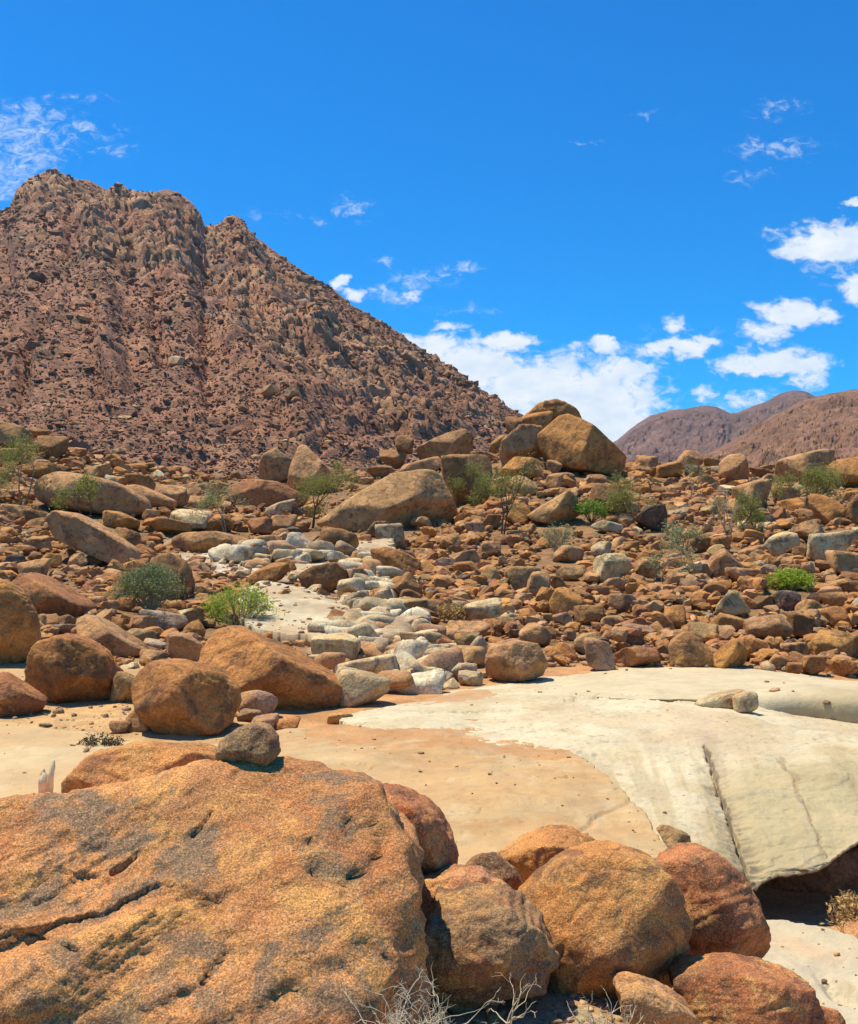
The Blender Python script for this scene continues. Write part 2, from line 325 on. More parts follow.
# ------------------------------------------------------------------ mountains
def ridge_land(name, sil, base_py, Yb, Ys, nc, nr, amp, freq, colr, mat, label, px_dense, power=1.2, back=900, crag=None, seed=0, finek=.10):
    """a hillside: columns run from the foot to the crest and down the far side"""
    xs = np.concatenate([np.linspace(sil[0][0], px_dense[0], 80)[:-1], np.linspace(px_dense[0], px_dense[1], nc)[:-1], np.linspace(px_dense[1], sil[-1][0], 50)])
    sx = np.array([q[0] for q in sil]); sy = np.array([q[1] for q in sil])
    top = np.interp(xs, sx, sy)
    yb = np.interp(xs, [q[0] for q in Yb], [q[1] for q in Yb]); ysl = np.interp(xs, [q[0] for q in Ys], [q[1] for q in Ys])
    zb = (HY - base_py) / F * yb; zs = (HY - top) / F * ysl
    t = np.concatenate([np.linspace(0, 1, nr), 1 + np.linspace(0, 1, 14)[1:] ** 1.3])[:, None]
    tf = np.minimum(t, 1); tb = np.maximum(t - 1, 0)
    # rows spaced evenly in the picture of a typical column
    tf = tf ** 1.25
    Y = yb + (ysl - yb) * tf + back * tb
    z = zb + (zs - zb) * tf ** power - (zs - zb) * tb * 1.2
    px = np.broadcast_to(xs, Y.shape); v = np.stack([(px - CX) / F * Y, Y, z], -1)
    q = v * freq
    edge = smooth(t, 0, .05) * np.ones_like(px)
    fade = 1 - .86 * smooth(tf, .84, .99) * (tb <= 0)
    st = q.copy(); st[..., 0] = (q[..., 0] * .8 + q[..., 2] * 1.0); st[..., 1] = q[..., 1] * .25; st[..., 2] = (q[..., 2] * .35 - q[..., 0] * .25)   # slanting ribs
    rib = ridged(st * 2.2, 3, seed + 5)
    r1 = ridged(q * .5, 4, seed); f_1, f_2, cv = worley(q * np.array([2.6, 2.6, 4.0]) + .6 * fbm(q * 3, 2, seed + 3)[..., None], seed + 7)
    blk = np.clip((f_2 - f_1) * 6, 0, 1) * (.15 + cv)
    g_1, g_2, gv = worley(q * np.array([7.5, 7.5, 10.0]), seed + 11)
    blk2 = np.clip((g_2 - g_1) * 6, 0, 1) * (.15 + gv)
    fine = fbm(q * 9, 3, seed + 13)
    cm = np.zeros_like(px) + .25
    if crag is not None: cm = crag(px, HY - z / Y * F)
    disp = amp * (.8 * (r1 - .2) + (.25 + cm + .5 * smooth(px, 215, 270)) * .50 * rib + (.16 + .62 * cm) * blk + (.10 + .14 * cm) * blk2 + finek * fine)
    e5 = fbm(q * np.array([1.2, 1.2, 2.6]) + .4 * rib[..., None], 3, seed + 55) * 5; disp = disp + amp * (.10 + .30 * cm) * (np.floor(e5) + smooth(e5 - np.floor(e5), .75, 1.0) - e5 * .5)
    up = np.array([0, -.55, .83]); v = v + (disp * edge * fade * (tb <= .3))[..., None] * up
    if crag is not None:
        py = HY - z / Y * F
        gul = smooth(segdist(px + 14 * fbm(q * .9, 3, 99), py, [(207, 222), (222, 262), (208, 305), (240, 345), (285, 400)]), 16, 0)
        wq = 16 * fbm(q * .7, 3, 98)
        def soft(pts, w): return smooth(segdist(px + wq, py + wq * .5, pts), w, 0)
        g2 = soft([(95, 182), (84, 215), (60, 262), (30, 330), (20, 400)], 14) + soft([(182, 205), (172, 250), (160, 300), (170, 370)], 12) + soft([(262, 250), (290, 310), (340, 375), (400, 440)], 12) + soft([(330, 300), (370, 350), (430, 410)], 9)
        sp = soft([(128, 200), (150, 250), (192, 300), (250, 365), (300, 430)], 22) + soft([(236, 224), (256, 290), (310, 350), (370, 420)], 18) + soft([(46, 178), (30, 215), (-10, 270)], 20) + soft([(62, 178), (95, 240), (110, 310), (120, 390)], 20)
        fd = smooth(tf, 0, .1) * smooth(tf, 1.0, .90) * (tb <= 0)
        v[..., 2] += (sp * 3.2 - g2 * 2.6) * fd; v[..., 1] -= (sp * 4.5 - g2 * 2.5) * fd
        v[..., 2] -= gul * amp * .18 * (tb <= 0) * smooth(py, 216, 240) * smooth(py, 330, 280)
    col = colr(px, HY - v[..., 2] / v[..., 1] * F, q, cv, gv, blk, blk2, cm)
    me = make_mesh(name, v.reshape(-1, 3), grid_faces(*px.shape), np.clip(col, .01, 1).reshape(-1, 3), smooth=True)
    o = tag(link(name, me, mat), label, kind='structure')
    return v
MSIL = [(-1600, 330), (-500, 262), (-200, 250), (-60, 236), (-20, 222), (-2, 212), (10, 208), (17, 190), (30, 180), (45, 172), (60, 173), (72, 179), (90, 181), (104, 189), (118, 192), (132, 199), (150, 193), (166, 190), (178, 192),
        (192, 203), (200, 214), (207, 231), (214, 228), (228, 223), (239, 221), (246, 226), (253, 237), (262, 242), (285, 259), (305, 274), (330, 287), (352, 306), (375, 318), (400, 334), (425, 354), (450, 368), (476, 388), (497, 400), (514, 412), (540, 436), (580, 462), (640, 490), (700, 505)]
def crag_mask(px, py):
    a = smooth(np.hypot((px - 150) / 75, (py - 235) / 55), 1.2, .5) + .8 * smooth(np.hypot((px - 45) / 50, (py - 195) / 26), 1.2, .5)
    b = .55 * smooth(segdist(px, py, [(230, 260), (300, 330), (380, 400), (440, 420)]), 70, 20)
    return np.clip(a + b, 0, 1.1)
def mcol(px, py, q, cv, gv, blk, blk2, cm):
    n = fbm(q * .8, 4, 41)[..., None]; n2 = fbm(q * 5, 3, 43)[..., None]
    c = np.array([.30, .132, .074]) * (1 + .35 * n + .3 * n2) * (1 + .35 * (gv[..., None] - .5))
    purple = np.array([.20, .11, .078]); w = smooth(px, 250, 460)[..., None] * .45; c = c * (1 - w) + purple * (1 + .3 * n2) * w
    k = (smooth(cv, .45, .9) * smooth(blk, .10, .4) * np.clip(.2 + cm, 0, 1))[..., None] * .8; c = c * (1 - k) + np.array([.50, .29, .155]) * k
    sd_ = np.stack([q[..., 0] * .8 + q[..., 2], q[..., 1] * .1, q[..., 2] * .3 - q[..., 0] * .25], -1); k2 = (smooth(fbm(sd_ * 3.0, 4, 47), .08, .4) * smooth(px, 190, 260) * smooth(py, 250, 290))[..., None] * .65; c = c * (1 - k2) + np.array([.47, .28, .155]) * k2
    k3 = (smooth(segdist(px + 16 * n[..., 0] + 6 * n2[..., 0], py, [(207, 232), (222, 270), (208, 310)]), 12, 2))[..., None] * .6; c = c * (1 - k3) + np.array([.27, .19, .15]) * k3
    u = (smooth(n[..., 0], .15, .5) * smooth(py, 300, 420))[..., None] * .5; c = c * (1 - u) + np.array([.33, .215, .12]) * u
    return c
MV = ridge_land('mountain', MSIL, 496, [(-1600, 190), (0, 165), (300, 165), (520, 230), (700, 300)], [(-1600, 700), (0, 860), (240, 820), (514, 560), (700, 480)],
                620, 460, 8.0, 1 / 50.0, mcol, M_MOUNT, 'steep reddish brown rocky mountain rising behind the boulder field', (-60, 560), 1.12, 700, crag_mask, 3)
def hcol(c0):
    def f(px, py, q, cv, gv, blk, blk2, cm):
        n = fbm(q * .8, 4, 61)[..., None]; n2 = fbm(q * 5, 3, 63)[..., None]
        return np.array(c0) * (1 + .3 * n + .3 * n2) * (1 + .3 * (gv[..., None] - .5))
    return f
ridge_land('hills', [(430, 500), (560, 470), (600, 450), (617, 441), (632, 428), (650, 416), (668, 411), (690, 408), (704, 406), (716, 407), (730, 414), (738, 413), (752, 407), (766, 402), (778, 395), (792, 391), (806, 392), (815, 397), (840, 396), (870, 390), (1000, 370), (1500, 330), (2600, 380)],
           492, [(430, 1500), (2600, 1500)], [(430, 2900), (2600, 2900)], 420, 200, 22.0, 1 / 110.0, hcol((.175, .098, .078)), M_HILL, 'distant purple brown hills beyond the valley mouth', (560, 900), 1.3, 1500, None, 21, .35)
ridge_land('near_hill', [(560, 512), (640, 480), (690, 462), (720, 448), (748, 432), (775, 415), (800, 402), (820, 396), (840, 392), (858, 389), (900, 378), (1100, 330), (1500, 290), (2400, 330)],
           494, [(560, 420), (2400, 350)], [(560, 600), (858, 1150), (2400, 1200)], 300, 220, 7.0, 1 / 40.0, hcol((.23, .12, .072)), M_MOUNT, 'brown stony hillside sloping up at the right edge of the valley', (620, 900), 1.15, 900, None, 33, .35)

# ------------------------------------------------------------------ air
def haze():
    x, y0, y1, z0, z1 = 26000, -60, 7500, -7, 460
    V = np.array([(a, b, c) for a in (-x, x) for b in (y0, y1) for c in (z0, z1)], float)
    Fc = np.array([(0, 1, 3, 2), (4, 6, 7, 5), (0, 4, 5, 1), (2, 3, 7, 6), (0, 2, 6, 4), (1, 5, 7, 3)])
    m = bpy.data.materials.new('thin_haze'); m.use_nodes = True; N = m.node_tree.nodes; N.remove(N['Principled BSDF'])
    v = N.new('ShaderNodeVolumePrincipled'); v.inputs['Color'].default_value = (.62, .80, 1, 1); v.inputs['Density'].default_value = 4.5e-5; v.inputs['Anisotropy'].default_value = .2
    m.node_tree.links.new(v.outputs[0], N['Material Output'].inputs['Volume'])
    tag(link('haze', make_mesh('haze', V, Fc, smooth=False), m), 'thin blue haze over the far hills', kind='stuff')
haze()

# ------------------------------------------------------------------ rocks
def hull_planes(outl):
    """unit edge normals and distances of a convex outline (x right, z up) around its centre"""
    pts = [tuple(p) for p in outl]; pts = sorted(set(pts))
    def half(ps):
        h = []
        for p in ps:
            while len(h) > 1 and (h[-1][0] - h[-2][0]) * (p[1] - h[-2][1]) - (h[-1][1] - h[-2][1]) * (p[0] - h[-2][0]) <= 0: h.pop()
            h.append(p)
        return h
    lo = half(pts); hi = half(pts[::-1]); hl = lo[:-1] + hi[:-1]     # counter-clockwise
    out = []
    for i in range(len(hl)):
        x0, y0 = hl[i]; x1, y1 = hl[(i + 1) % len(hl)]; l = math.hypot(x1 - x0, y1 - y0)
        if l < 1e-6: continue
        n = ((y1 - y0) / l, -(x1 - x0) / l); out.append((n, n[0] * x0 + n[1] * y0))
    return out
def rock_verts(sub, rng, w, h, dp, outline=None, p=10, rough=.07, facets=None, cracks=.0, nplanes=14):
    """radial rock: soft intersection of planes, roughened. w,h,dp full sizes in metres"""
    d, f = ICO[sub]; N_ = []; D_ = []
    if outline is not None:
        for (n, ds) in hull_planes(outline):
            N_.append((n[0], 0, n[1])); D_.append(max(ds, .02 * w))
            for s in (-1, 1):
                if p > 14 and rng.random() < .5: continue
                tilt = rng.uniform(.5, 1.1); nn = np.array([n[0], s * tilt, n[1]]); nn /= np.linalg.norm(nn)
                N_.append(tuple(nn)); D_.append((abs(ds) * math.hypot(nn[0], nn[2]) + dp / 2 * abs(nn[1])) * rng.uniform(.74, .9))
        N_ += [(0, -1, 0), (0, 1, 0)]; D_ += [dp / 2 * 1.0, dp / 2 * 1.05]
    else:
        for k in range(nplanes if p < 12 else 9):
            v = rng.normal(size=3); v /= np.linalg.norm(v)
            r = 1 / math.sqrt((v[0] / (w / 2)) ** 2 + (v[1] / (dp / 2)) ** 2 + (v[2] / (h / 2)) ** 2)
            # support distance of the ellipsoid in that direction
            s = math.sqrt((v[0] * w / 2) ** 2 + (v[1] * dp / 2) ** 2 + (v[2] * h / 2) ** 2)
            N_.append(tuple(v)); D_.append(s * (rng.uniform(.78, .98) if p < 12 else rng.uniform(.55, .98)))
        for ax, s in (((1, 0, 0), w), ((-1, 0, 0), w), ((0, 0, 1), h), ((0, 0, -1), h), ((0, 1, 0), dp), ((0, -1, 0), dp)):
            a = np.array(ax) + rng.normal(size=3) * .12; a /= np.linalg.norm(a); N_.append(tuple(a)); D_.append(s / 2 * .97)
    if outline is not None and p > 14:
        facets = list(facets or []) + [(rng.uniform(-1, 1), -1, rng.uniform(-.9, 1), rng.uniform(.62, .86)) for _ in range(6)]
    if facets:
        for (nx, ny, nz, k) in facets:
            n = np.array([nx, ny, nz], float); n /= np.linalg.norm(n)
            s = math.sqrt((n[0] * w / 2) ** 2 + (n[1] * dp / 2) ** 2 + (n[2] * h / 2) ** 2); N_.append(tuple(n)); D_.append(s * k)
    N_ = np.array(N_); D_ = np.array(D_)
    t = np.clip(d @ N_.T, 0, None) / D_; r = (t ** p).sum(1) ** (-1 / p)
    r = r * (len(N_) ** 0) * 1.03
    v = d * r[:, None]; m = (w * h * dp) ** (1 / 3)
    so_ = rng.uniform(0, 90, 3); q = v / m + so_
    sd = int(rng.integers(1, 9999))
    n = fbm(q * 1.6, 5, sd, .55); disp = 1 + rough * n * 1.4
    if p > 12 and sub >= 3:
        e = fbm(q * np.array([.9, .9, 2.2]) + 4, 2, sd + 21); k4 = 4 * e; e2 = (np.floor(k4) + smooth(k4 - np.floor(k4), .8, 1.0)) / 4; disp += rough * 1.3 * (e2 - e * .6)
    if sub >= 4: disp += rough * .5 * fbm(q * 7, 4, sd + 5, .6)
    if cracks > 0:
        c = 1 - np.abs(fbm(q * 1.3 + .3 * fbm(q * 5, 2, sd + 2)[:, None], 2, sd + 9)) * 9; disp -= cracks * np.clip(c, 0, 1) ** 2
    return v * disp[:, None], f
LM = []      # landmarks for descriptions: (px, py, phrase)
HAND = []    # boxes already covered
CAND = []    # boulders waiting for a description
PAL = {'rust': (.49, .215, .06), 'tan': (.54, .29, .125), 'brown': (.33, .165, .062), 'pale': (.64, .49, .27), 'red': (.40, .165, .068), 'grey': (.43, .325, .20), 'olive': (.42, .265, .11),
       'ochre': (.54, .265, .08), 'white': (.72, .61, .40), 'pink': (.48, .28, .155), 'dark': (.13, .10, .085)}
COLW = {'rust': 'rust orange', 'tan': 'tan', 'brown': 'brown', 'pale': 'pale cream', 'red': 'red brown', 'grey': 'grey', 'olive': 'olive brown', 'ochre': 'ochre', 'white': 'bleached white', 'pink': 'pinkish tan', 'dark': 'blackish'}
def boulder(x0, y0, x1, y1, col='tan', label=None, lm=None, out=None, p=None, Y=None, seed=None, rough=None, facets=None, depth=None, cracks=0, mat=None, sub=None, sink=0.0, name='boulder', cat='boulder', grp=None):
    if x1 - x0 > 40 and not cracks: cracks = .02
    cx = (x0 + x1) / 2; cy = (y0 + y1) / 2; sd = seed if seed is not None else int(x0 * 7 + y0 * 13 + x1) & 0xffff
    rng = np.random.default_rng(sd)
    wpx = x1 - x0; hpx = y1 - y0
    if Y is None: Yb = hit(cx, y1); dd = .35 * min(wpx, 2.2 * hpx) / F * Yb; Yc = Yb + dd * .8
    else: Yc = Y
    w = wpx / F * Yc; h = (hpx / F * Yc) * (1 + sink); dp = (depth or rng.uniform(.75, 1.0)) * min(w, 1.8 * h)
    if sub is None: sub = 6 if wpx > 100 else 5 if wpx > 45 else 4 if wpx > 14 else 3
    o2 = None
    if out is not None: o2 = [((a - cx) / F * Yc, -(b - cy) / F * Yc) for a, b in out]
    if p is None: p = float(rng.choice([10, 18, 28, 45]))
    elif p >= 9: p = p * 2.0
    else: p = p * 1.35
    if rough is None: rough = .055 if p < 12 else .085
    if col == 'pale' or col == 'white': p = min(p, 13); rough = .05
    if out is None: p = p + 2
    v, f = rock_verts(sub, rng, w, h, dp, o2, p, rough, facets, cracks)
    if out is None:      # make the visible box right
        v[:, 0] *= w / np.ptp(v[:, 0]); v[:, 2] *= h / np.ptp(v[:, 2])
        v[:, 0] -= (v[:, 0].max() + v[:, 0].min()) / 2; v[:, 2] -= (v[:, 2].max() + v[:, 2].min()) / 2
    # perspective over the rock's own depth is left alone; the centre sits on its ray
    o = link(name, make_mesh(name, v, f), mat or M_BOULDER)
    o.location = ((cx - CX) / F * Yc, Yc, (HY - cy) / F * Yc - sink * h / 2 / (1 + sink))
    c = np.array(PAL[col]) * rng.uniform(.82, 1.12) * (1 + .02 * rng.normal(size=3)); o.color = (*np.clip(c, .02, .85), 1)
    tag(o, label, cat, grp)
    HAND.append((x0, y0, x1, y1))
    shape = 'pointed' if (hpx > wpx * 1.05 and p > 24) else 'flat' if hpx < wpx * .45 else 'angular' if p > 26 else 'rounded' if p < 13 else 'blocky'
    if label is None: CAND.append((o, cx, cy, wpx, COLW[col], shape))
    if lm: LM.append((cx, cy, lm, o))
    return o

# ---- giant and near boulders (mesh detail and coarse granite)
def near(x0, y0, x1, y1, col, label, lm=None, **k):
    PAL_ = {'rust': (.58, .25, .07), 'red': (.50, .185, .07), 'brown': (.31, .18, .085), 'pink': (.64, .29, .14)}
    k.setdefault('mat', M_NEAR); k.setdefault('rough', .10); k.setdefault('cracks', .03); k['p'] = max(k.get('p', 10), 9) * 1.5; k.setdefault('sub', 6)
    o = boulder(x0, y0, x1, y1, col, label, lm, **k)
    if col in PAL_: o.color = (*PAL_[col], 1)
    return o
def giant():
    """the giant foreground boulder: a rounded mass with one long sloping face towards the viewer"""
    import bmesh
    bm = bmesh.new(); bmesh.ops.create_icosphere(bm, subdivisions=8 if False else 7, radius=1.0)
    d = np.array([q.co[:] for q in bm.verts]); f = np.array([[q.index for q in p_.verts] for p_ in bm.faces]); bm.free()
    d /= np.linalg.norm(d, axis=1, keepdims=True)
    Yc = 6.35; c = np.array([(95 - CX) / F * Yc, Yc, (HY - 960) / F * Yc])
    def pl(px, py, Yp, nx, ny, nz):
        n = np.array([nx, ny, nz], float); n /= np.linalg.norm(n); pt = np.array([(px - CX) / F * Yp, Yp, (HY - py) / F * Yp]) - c
        return n, float(n @ pt)
    PLn = [pl(262, 755, 6.9, .03, .3, 1), pl(120, 778, 6.9, -.16, .3, 1), pl(0, 794, 6.9, -.2, .3, 1), pl(318, 762, 6.8, .2, .3, 1), pl(368, 783, 6.7, .5, .3, 1), pl(404, 812, 6.4, 1, .15, .95), pl(430, 880, 6.1, 1, .12, .25),
           pl(430, 960, 6.0, 1, .12, -.08), pl(250, 830, 6.2, 0, -.62, 1), pl(200, 950, 5.35, 0, -1, .72), pl(330, 880, 5.75, .45, -.9, .75), pl(400, 930, 5.7, .85, -.75, .15),
           pl(200, 1100, 5.1, 0, -1, .1), pl(60, 880, 5.75, -.2, -.8, 1), pl(150, 780, 7.9, 0, 1, .5), pl(150, 800, 8.2, 0, 1, 0), pl(-260, 900, 6.3, -1, 0, .2), pl(-180, 830, 6.3, -.7, 0, 1), pl(100, 1200, 5.5, 0, 0, -1)]
    n = np.array([a for a, b in PLn]); D = np.array([b for a, b in PLn])
    t = np.clip(d @ n.T, 0, None) / np.maximum(D, .1); p = 22; r = (t ** p).sum(1) ** (-1 / p) * 1.015
    v = d * r[:, None]
    nz = fbm(v * .9 + 3, 4, 77, .5) * .055 + fbm(v * 3.2 + 9, 4, 78, .55) * .035 + fbm(v * 13, 3, 79, .6) * .016
    sl = v.copy(); sl[:, 2] = v[:, 2] * 3.2 - v[:, 0] * 1.3; sl[:, 0] = v[:, 0] * .8; sl[:, 1] = v[:, 1] * .8     # slanting exfoliation steps
    st = fbm(sl * 1.1 + .25 * fbm(v * 4, 3, 85)[:, None], 3, 81); steps = (np.floor(st * 5) + smooth(st * 5 - np.floor(st * 5), .86, 1.0)) / 5
    crk = np.abs(fbm(sl * .9 + 5 + .3 * fbm(v * 5, 3, 86)[:, None], 3, 83)); crk = smooth(crk, .028, 0) * smooth(fbm(v * 1.3 + 20, 2, 87), 0, .35)
    disp = nz + steps * .10 - crk * .07 + .012
    right = smooth(v[:, 0], 1.3, 2.0); disp += right * (fbm(v * 5, 4, 88, .6) * .06)
    # cracks and ledges of the sloping face
    w_ = v + c; qx = CX + F * w_[:, 0] / w_[:, 1]; qy = HY - F * w_[:, 2] / w_[:, 1]; fr = (w_[:, 1] < 6.95) * 1.0
    wob = fbm(v * 7, 3, 90); wob2 = fbm(v * 7 + 30, 3, 91)
    for pts, wd, dp_, step in (([(112, 864), (128, 855), (142, 843)], 2.4, .05, .01), ([(-60, 965), (0, 945), (60, 922), (120, 906), (150, 886), (175, 884), (200, 896), (222, 903)], 2.2, .035, .05),
                        ([(299, 843), (304, 858), (316, 876)], 2.2, .06, 0), ([(345, 892), (372, 862), (388, 845), (391, 830)], 2.6, .07, .03), ([(172, 1003), (205, 990), (222, 972), (234, 955)], 2.2, .05, .03),
                        ([(198, 832), (206, 822), (216, 812)], 2.0, .05, 0), ([(-10, 938), (25, 934), (52, 938), (78, 950)], 2.0, .04, .02), ([(60, 868), (95, 868), (108, 874)], 1.8, .03, .01), ([(340, 815), (362, 828), (383, 822)], 2.6, .05, .03), ([(262, 1020), (300, 990), (330, 1000)], 2.2, .04, .03), ([(0, 880), (40, 850), (72, 830)], 1.8, .02, .02)):
        dd = segdist(qx + 5 * wob, qy + 5 * wob2, pts); disp -= fr * dp_ * smooth(dd, wd * 1.3, .2)
        disp -= fr * step * smooth(segdist(qx + 5 * wob, qy - 8 + 5 * wob2, pts), 11, 2)
    v = v + d * disp[:, None]
    o = link('boulder', make_mesh('boulder', v, f), M_GIANT); o.location = c; o.color = (.58, .25, .085, 1)
    tag(o, 'giant coarse orange granite boulder filling the lower left, small stone on its top', 'boulder')
    LM.append((100, 900, 'giant orange foreground boulder', o)); HAND.append((0, 755, 435, 1024))
M_GIANT = mat_rock('giant_granite', 'object', grain=110, gstr=.8, bscale=7, bdist=.05, bump=.9, stain=.72, rust=.8, vary=.32, speck=.5, nscale=.8, dark=(.15, .115, .075), ochre=(.62, .30, .085), red=(.44, .15, .045), crystal=.34)
giant()
near(215, 726, 277, 770, 'tan', 'small grey and tan stone perched on top of the giant foreground boulder', 'perched small stone', out=[(215, 752), (222, 740), (236, 730), (252, 725), (266, 727), (276, 740), (276, 756), (262, 768), (232, 769), (218, 766)], Y=6.75, p=13, depth=.8, sub=5, name='stone', cat='stone')
near(60, 741, 226, 812, 'rust', 'rough burnt orange rock showing just behind the giant foreground boulder', 'rough burnt orange rock', out=[(60, 785), (88, 758), (135, 745), (190, 742), (218, 750), (227, 765), (224, 800), (150, 812), (70, 810)], Y=8.6, p=8)
near(350, 786, 461, 900, 'red', 'smooth red brown boulder tucked against the right shoulder of the giant boulder', 'smooth red brown shoulder boulder', out=[(350, 800), (385, 787), (415, 796), (440, 815), (460, 850), (459, 878), (440, 884), (400, 900), (350, 890)], Y=8.1, p=9, facets=[(.9, -.7, .1, .8)])
near(508, 855, 688, 1016, 'rust', 'large rounded orange boulder with grey lichen patches between two red boulders', 'large rounded orange boulder', out=[(510, 930), (520, 900), (545, 872), (580, 857), (620, 855), (655, 868), (680, 900), (688, 945), (684, 985), (662, 1010), (600, 1016), (535, 1005), (512, 970)], Y=7.7, p=10, rough=.085, cracks=.035, facets=[(-.6, -1, .5, .8), (.6, -1, .2, .78), (0, -1, -.6, .75)])
near(655, 855, 771, 985, 'red', 'round red boulder with a dark hollow, beside the large orange boulder', 'round red boulder with hollow', out=[(655, 880), (675, 862), (705, 855), (730, 864), (750, 885), (768, 920), (771, 950), (762, 975), (720, 985), (670, 975), (655, 930)], Y=8.3, p=9, facets=[(-.45, -1, -.55, .6), (.6, -.7, .5, .85)])
near(418, 893, 553, 1012, 'brown', 'dark brown boulder with an overhanging rough face beside the giant boulder', 'dark overhanging rough boulder', out=[(418, 935), (436, 903), (470, 893), (505, 900), (535, 925), (553, 960), (545, 985), (500, 998), (455, 1012), (432, 985)], Y=7.15, p=14, rough=.15, cracks=.04, facets=[(0, -1, -.55, .6), (-.1, -.35, 1, .82), (.8, -1, .1, .7)])
near(408, 868, 520, 960, 'pink', 'salmon pink rock lying behind the dark overhanging boulder', 'salmon pink rock', out=[(408, 890), (450, 874), (480, 872), (510, 895), (520, 930), (500, 960), (410, 955)], Y=7.7, p=8)
near(466, 853, 524, 912, 'tan', 'small grey topped stone wedged behind the salmon pink rock', 'small wedged grey topped stone', out=[(466, 868), (478, 855), (495, 853), (515, 870), (524, 890), (515, 912), (490, 902)], Y=8.15, p=10, sub=5, name='stone', cat='stone')
near(498, 836, 606, 905, 'rust', 'low orange domed rock peeking over the large rounded orange boulder', 'low orange domed rock', out=[(498, 860), (520, 845), (550, 837), (575, 840), (600, 853), (606, 880), (580, 905), (510, 900)], Y=8.9, p=7)
near(676, 965, 816, 1045, 'red', 'low blackened red boulder in front of the round red boulder', 'low blackened red boulder', out=[(676, 985), (695, 972), (735, 965), (775, 974), (805, 982), (816, 1005), (813, 1040), (760, 1045), (690, 1030)], Y=7.2, p=12, rough=.1)
near(618, 978, 702, 1045, 'tan', 'cracked tan wedge of rock at the bottom between orange and blackened boulders', 'cracked tan wedge', out=[(618, 990), (640, 982), (665, 990), (690, 1010), (702, 1040), (630, 1045)], Y=6.9, p=12)
near(812, 1008, 845, 1040, 'red', 'little maroon stone at the foot of the low blackened boulder', None, Y=7.2, p=8, sub=5, name='stone', cat='stone')
near(846, 922, 885, 950, 'tan', 'tan stone beside the brown tuft under the slab overhang', None, Y=11.35, p=8, sub=4, name='stone', cat='stone')

# ---- the middle ground, one by one
B = boulder
B(132, 662, 240, 738, 'rust', 'rust orange boulder with purple brown top resting on bare sand', 'rust boulder on the sand', out=[(132, 682), (144, 666), (170, 662), (205, 667), (228, 678), (239, 695), (237, 715), (225, 730), (195, 738), (165, 735), (146, 716), (135, 700)], p=11, sub=6, facets=[(-.2, -1, -.3, .85), (.1, -.5, 1, .9)])
B(193, 626, 359, 726, 'rust', 'longest leaning orange boulder with dark varnish streaks, propped behind the rust boulder', 'long leaning orange boulder', out=[(193, 656), (214, 630), (232, 626), (264, 641), (300, 664), (340, 680), (358, 693), (355, 710), (332, 723), (308, 726), (270, 712), (215, 690), (196, 680)], p=13, sub=6, Y=21.6, facets=[(.15, -1, -.2, .72), (-.3, -.6, .9, .8)])
B(26, 634, 111, 706, 'rust', 'many-faced orange and grey boulder on the left sand edge', 'many-faced orange grey boulder', out=[(27, 668), (38, 642), (60, 634), (85, 641), (103, 655), (111, 680), (106, 700), (85, 706), (50, 700), (28, 692)], p=16, sub=6, facets=[(-.4, -1, .3, .75), (.5, -1, .5, .78)])
B(-40, 582, 39, 667, 'rust', 'big rounded rust boulder cut off by the left edge', 'big left-edge rust boulder', out=[(-40, 600), (-10, 584), (4, 582), (20, 592), (32, 613), (39, 640), (31, 658), (8, 667), (-35, 662)], p=9, sub=6)
B(-18, 673, 46, 718, 'red', 'low dark red wedge of rock on sand at the left edge', 'low dark red wedge', out=[(-18, 680), (0, 674), (25, 689), (45, 702), (36, 714), (8, 718), (-18, 714)], p=13, sub=5)
B(9, 572, 93, 619, 'red', 'dark purple brown slab leaning over a shaded hollow near the left edge', 'dark leaning slab', out=[(9, 586), (22, 573), (38, 577), (62, 590), (93, 608), (84, 618), (46, 619), (18, 602)], p=16, sub=5)
B(72, 614, 141, 657, 'tan', 'long brown and tan slab sloping down to the sand', 'long sloping tan slab', out=[(73, 619), (84, 614), (110, 627), (139, 647), (140, 655), (115, 657), (80, 638)], p=10, sub=5)
B(-30, 421, 29, 449, 'tan', 'tan domed boulder on the crest at the left edge', 'left crest dome', p=8)
B(29, 427, 51, 438, 'brown'); B(38, 435, 67, 461, 'brown', 'brown block under the crest beside the wispy green tree', 'brown crest block', p=12)
B(-5, 447, 20, 465, 'tan'); B(14, 463, 64, 480, 'rust'); B(82, 463, 111, 479, 'tan')
B(34, 472, 150, 518, 'tan', 'whale-backed tan boulder, widest on the left slope', 'whale-backed boulder', out=[(34, 490), (44, 477), (66, 472), (100, 477), (128, 486), (147, 500), (150, 514), (125, 518), (90, 514), (45, 505)], p=8, sub=6, facets=[(.5, -1, -.3, .8)])
B(45, 485, 77, 512, 'rust', 'round rust boulder sitting in front of the whale-backed boulder', 'round rust boulder', p=7)
B(122, 485, 178, 509, 'tan', out=[(122, 487), (140, 485), (177, 501), (176, 508), (150, 509)]); B(154, 484, 188, 507, 'tan'); B(127, 474, 155, 492, 'rust'); B(112, 476, 129, 487, 'tan')
B(168, 508, 210, 532, 'pale', 'pale flat-topped block at the bend of the white stream bed', 'pale flat-topped block'); B(105, 510, 142, 531, 'rust', p=20); B(142, 517, 191, 536, 'rust', 'flat orange slab above the long low ledge', 'flat orange slab', p=14)
B(46, 510, 132, 568, 'tan', 'long tan slab tilted down to the right behind the bare black-stemmed tree', 'long tilted slab', out=[(47, 516), (60, 510), (76, 514), (104, 529), (129, 547), (132, 560), (121, 568), (94, 556), (74, 547), (56, 537)], p=14, sub=6, facets=[(.2, -1, -.35, .8)])
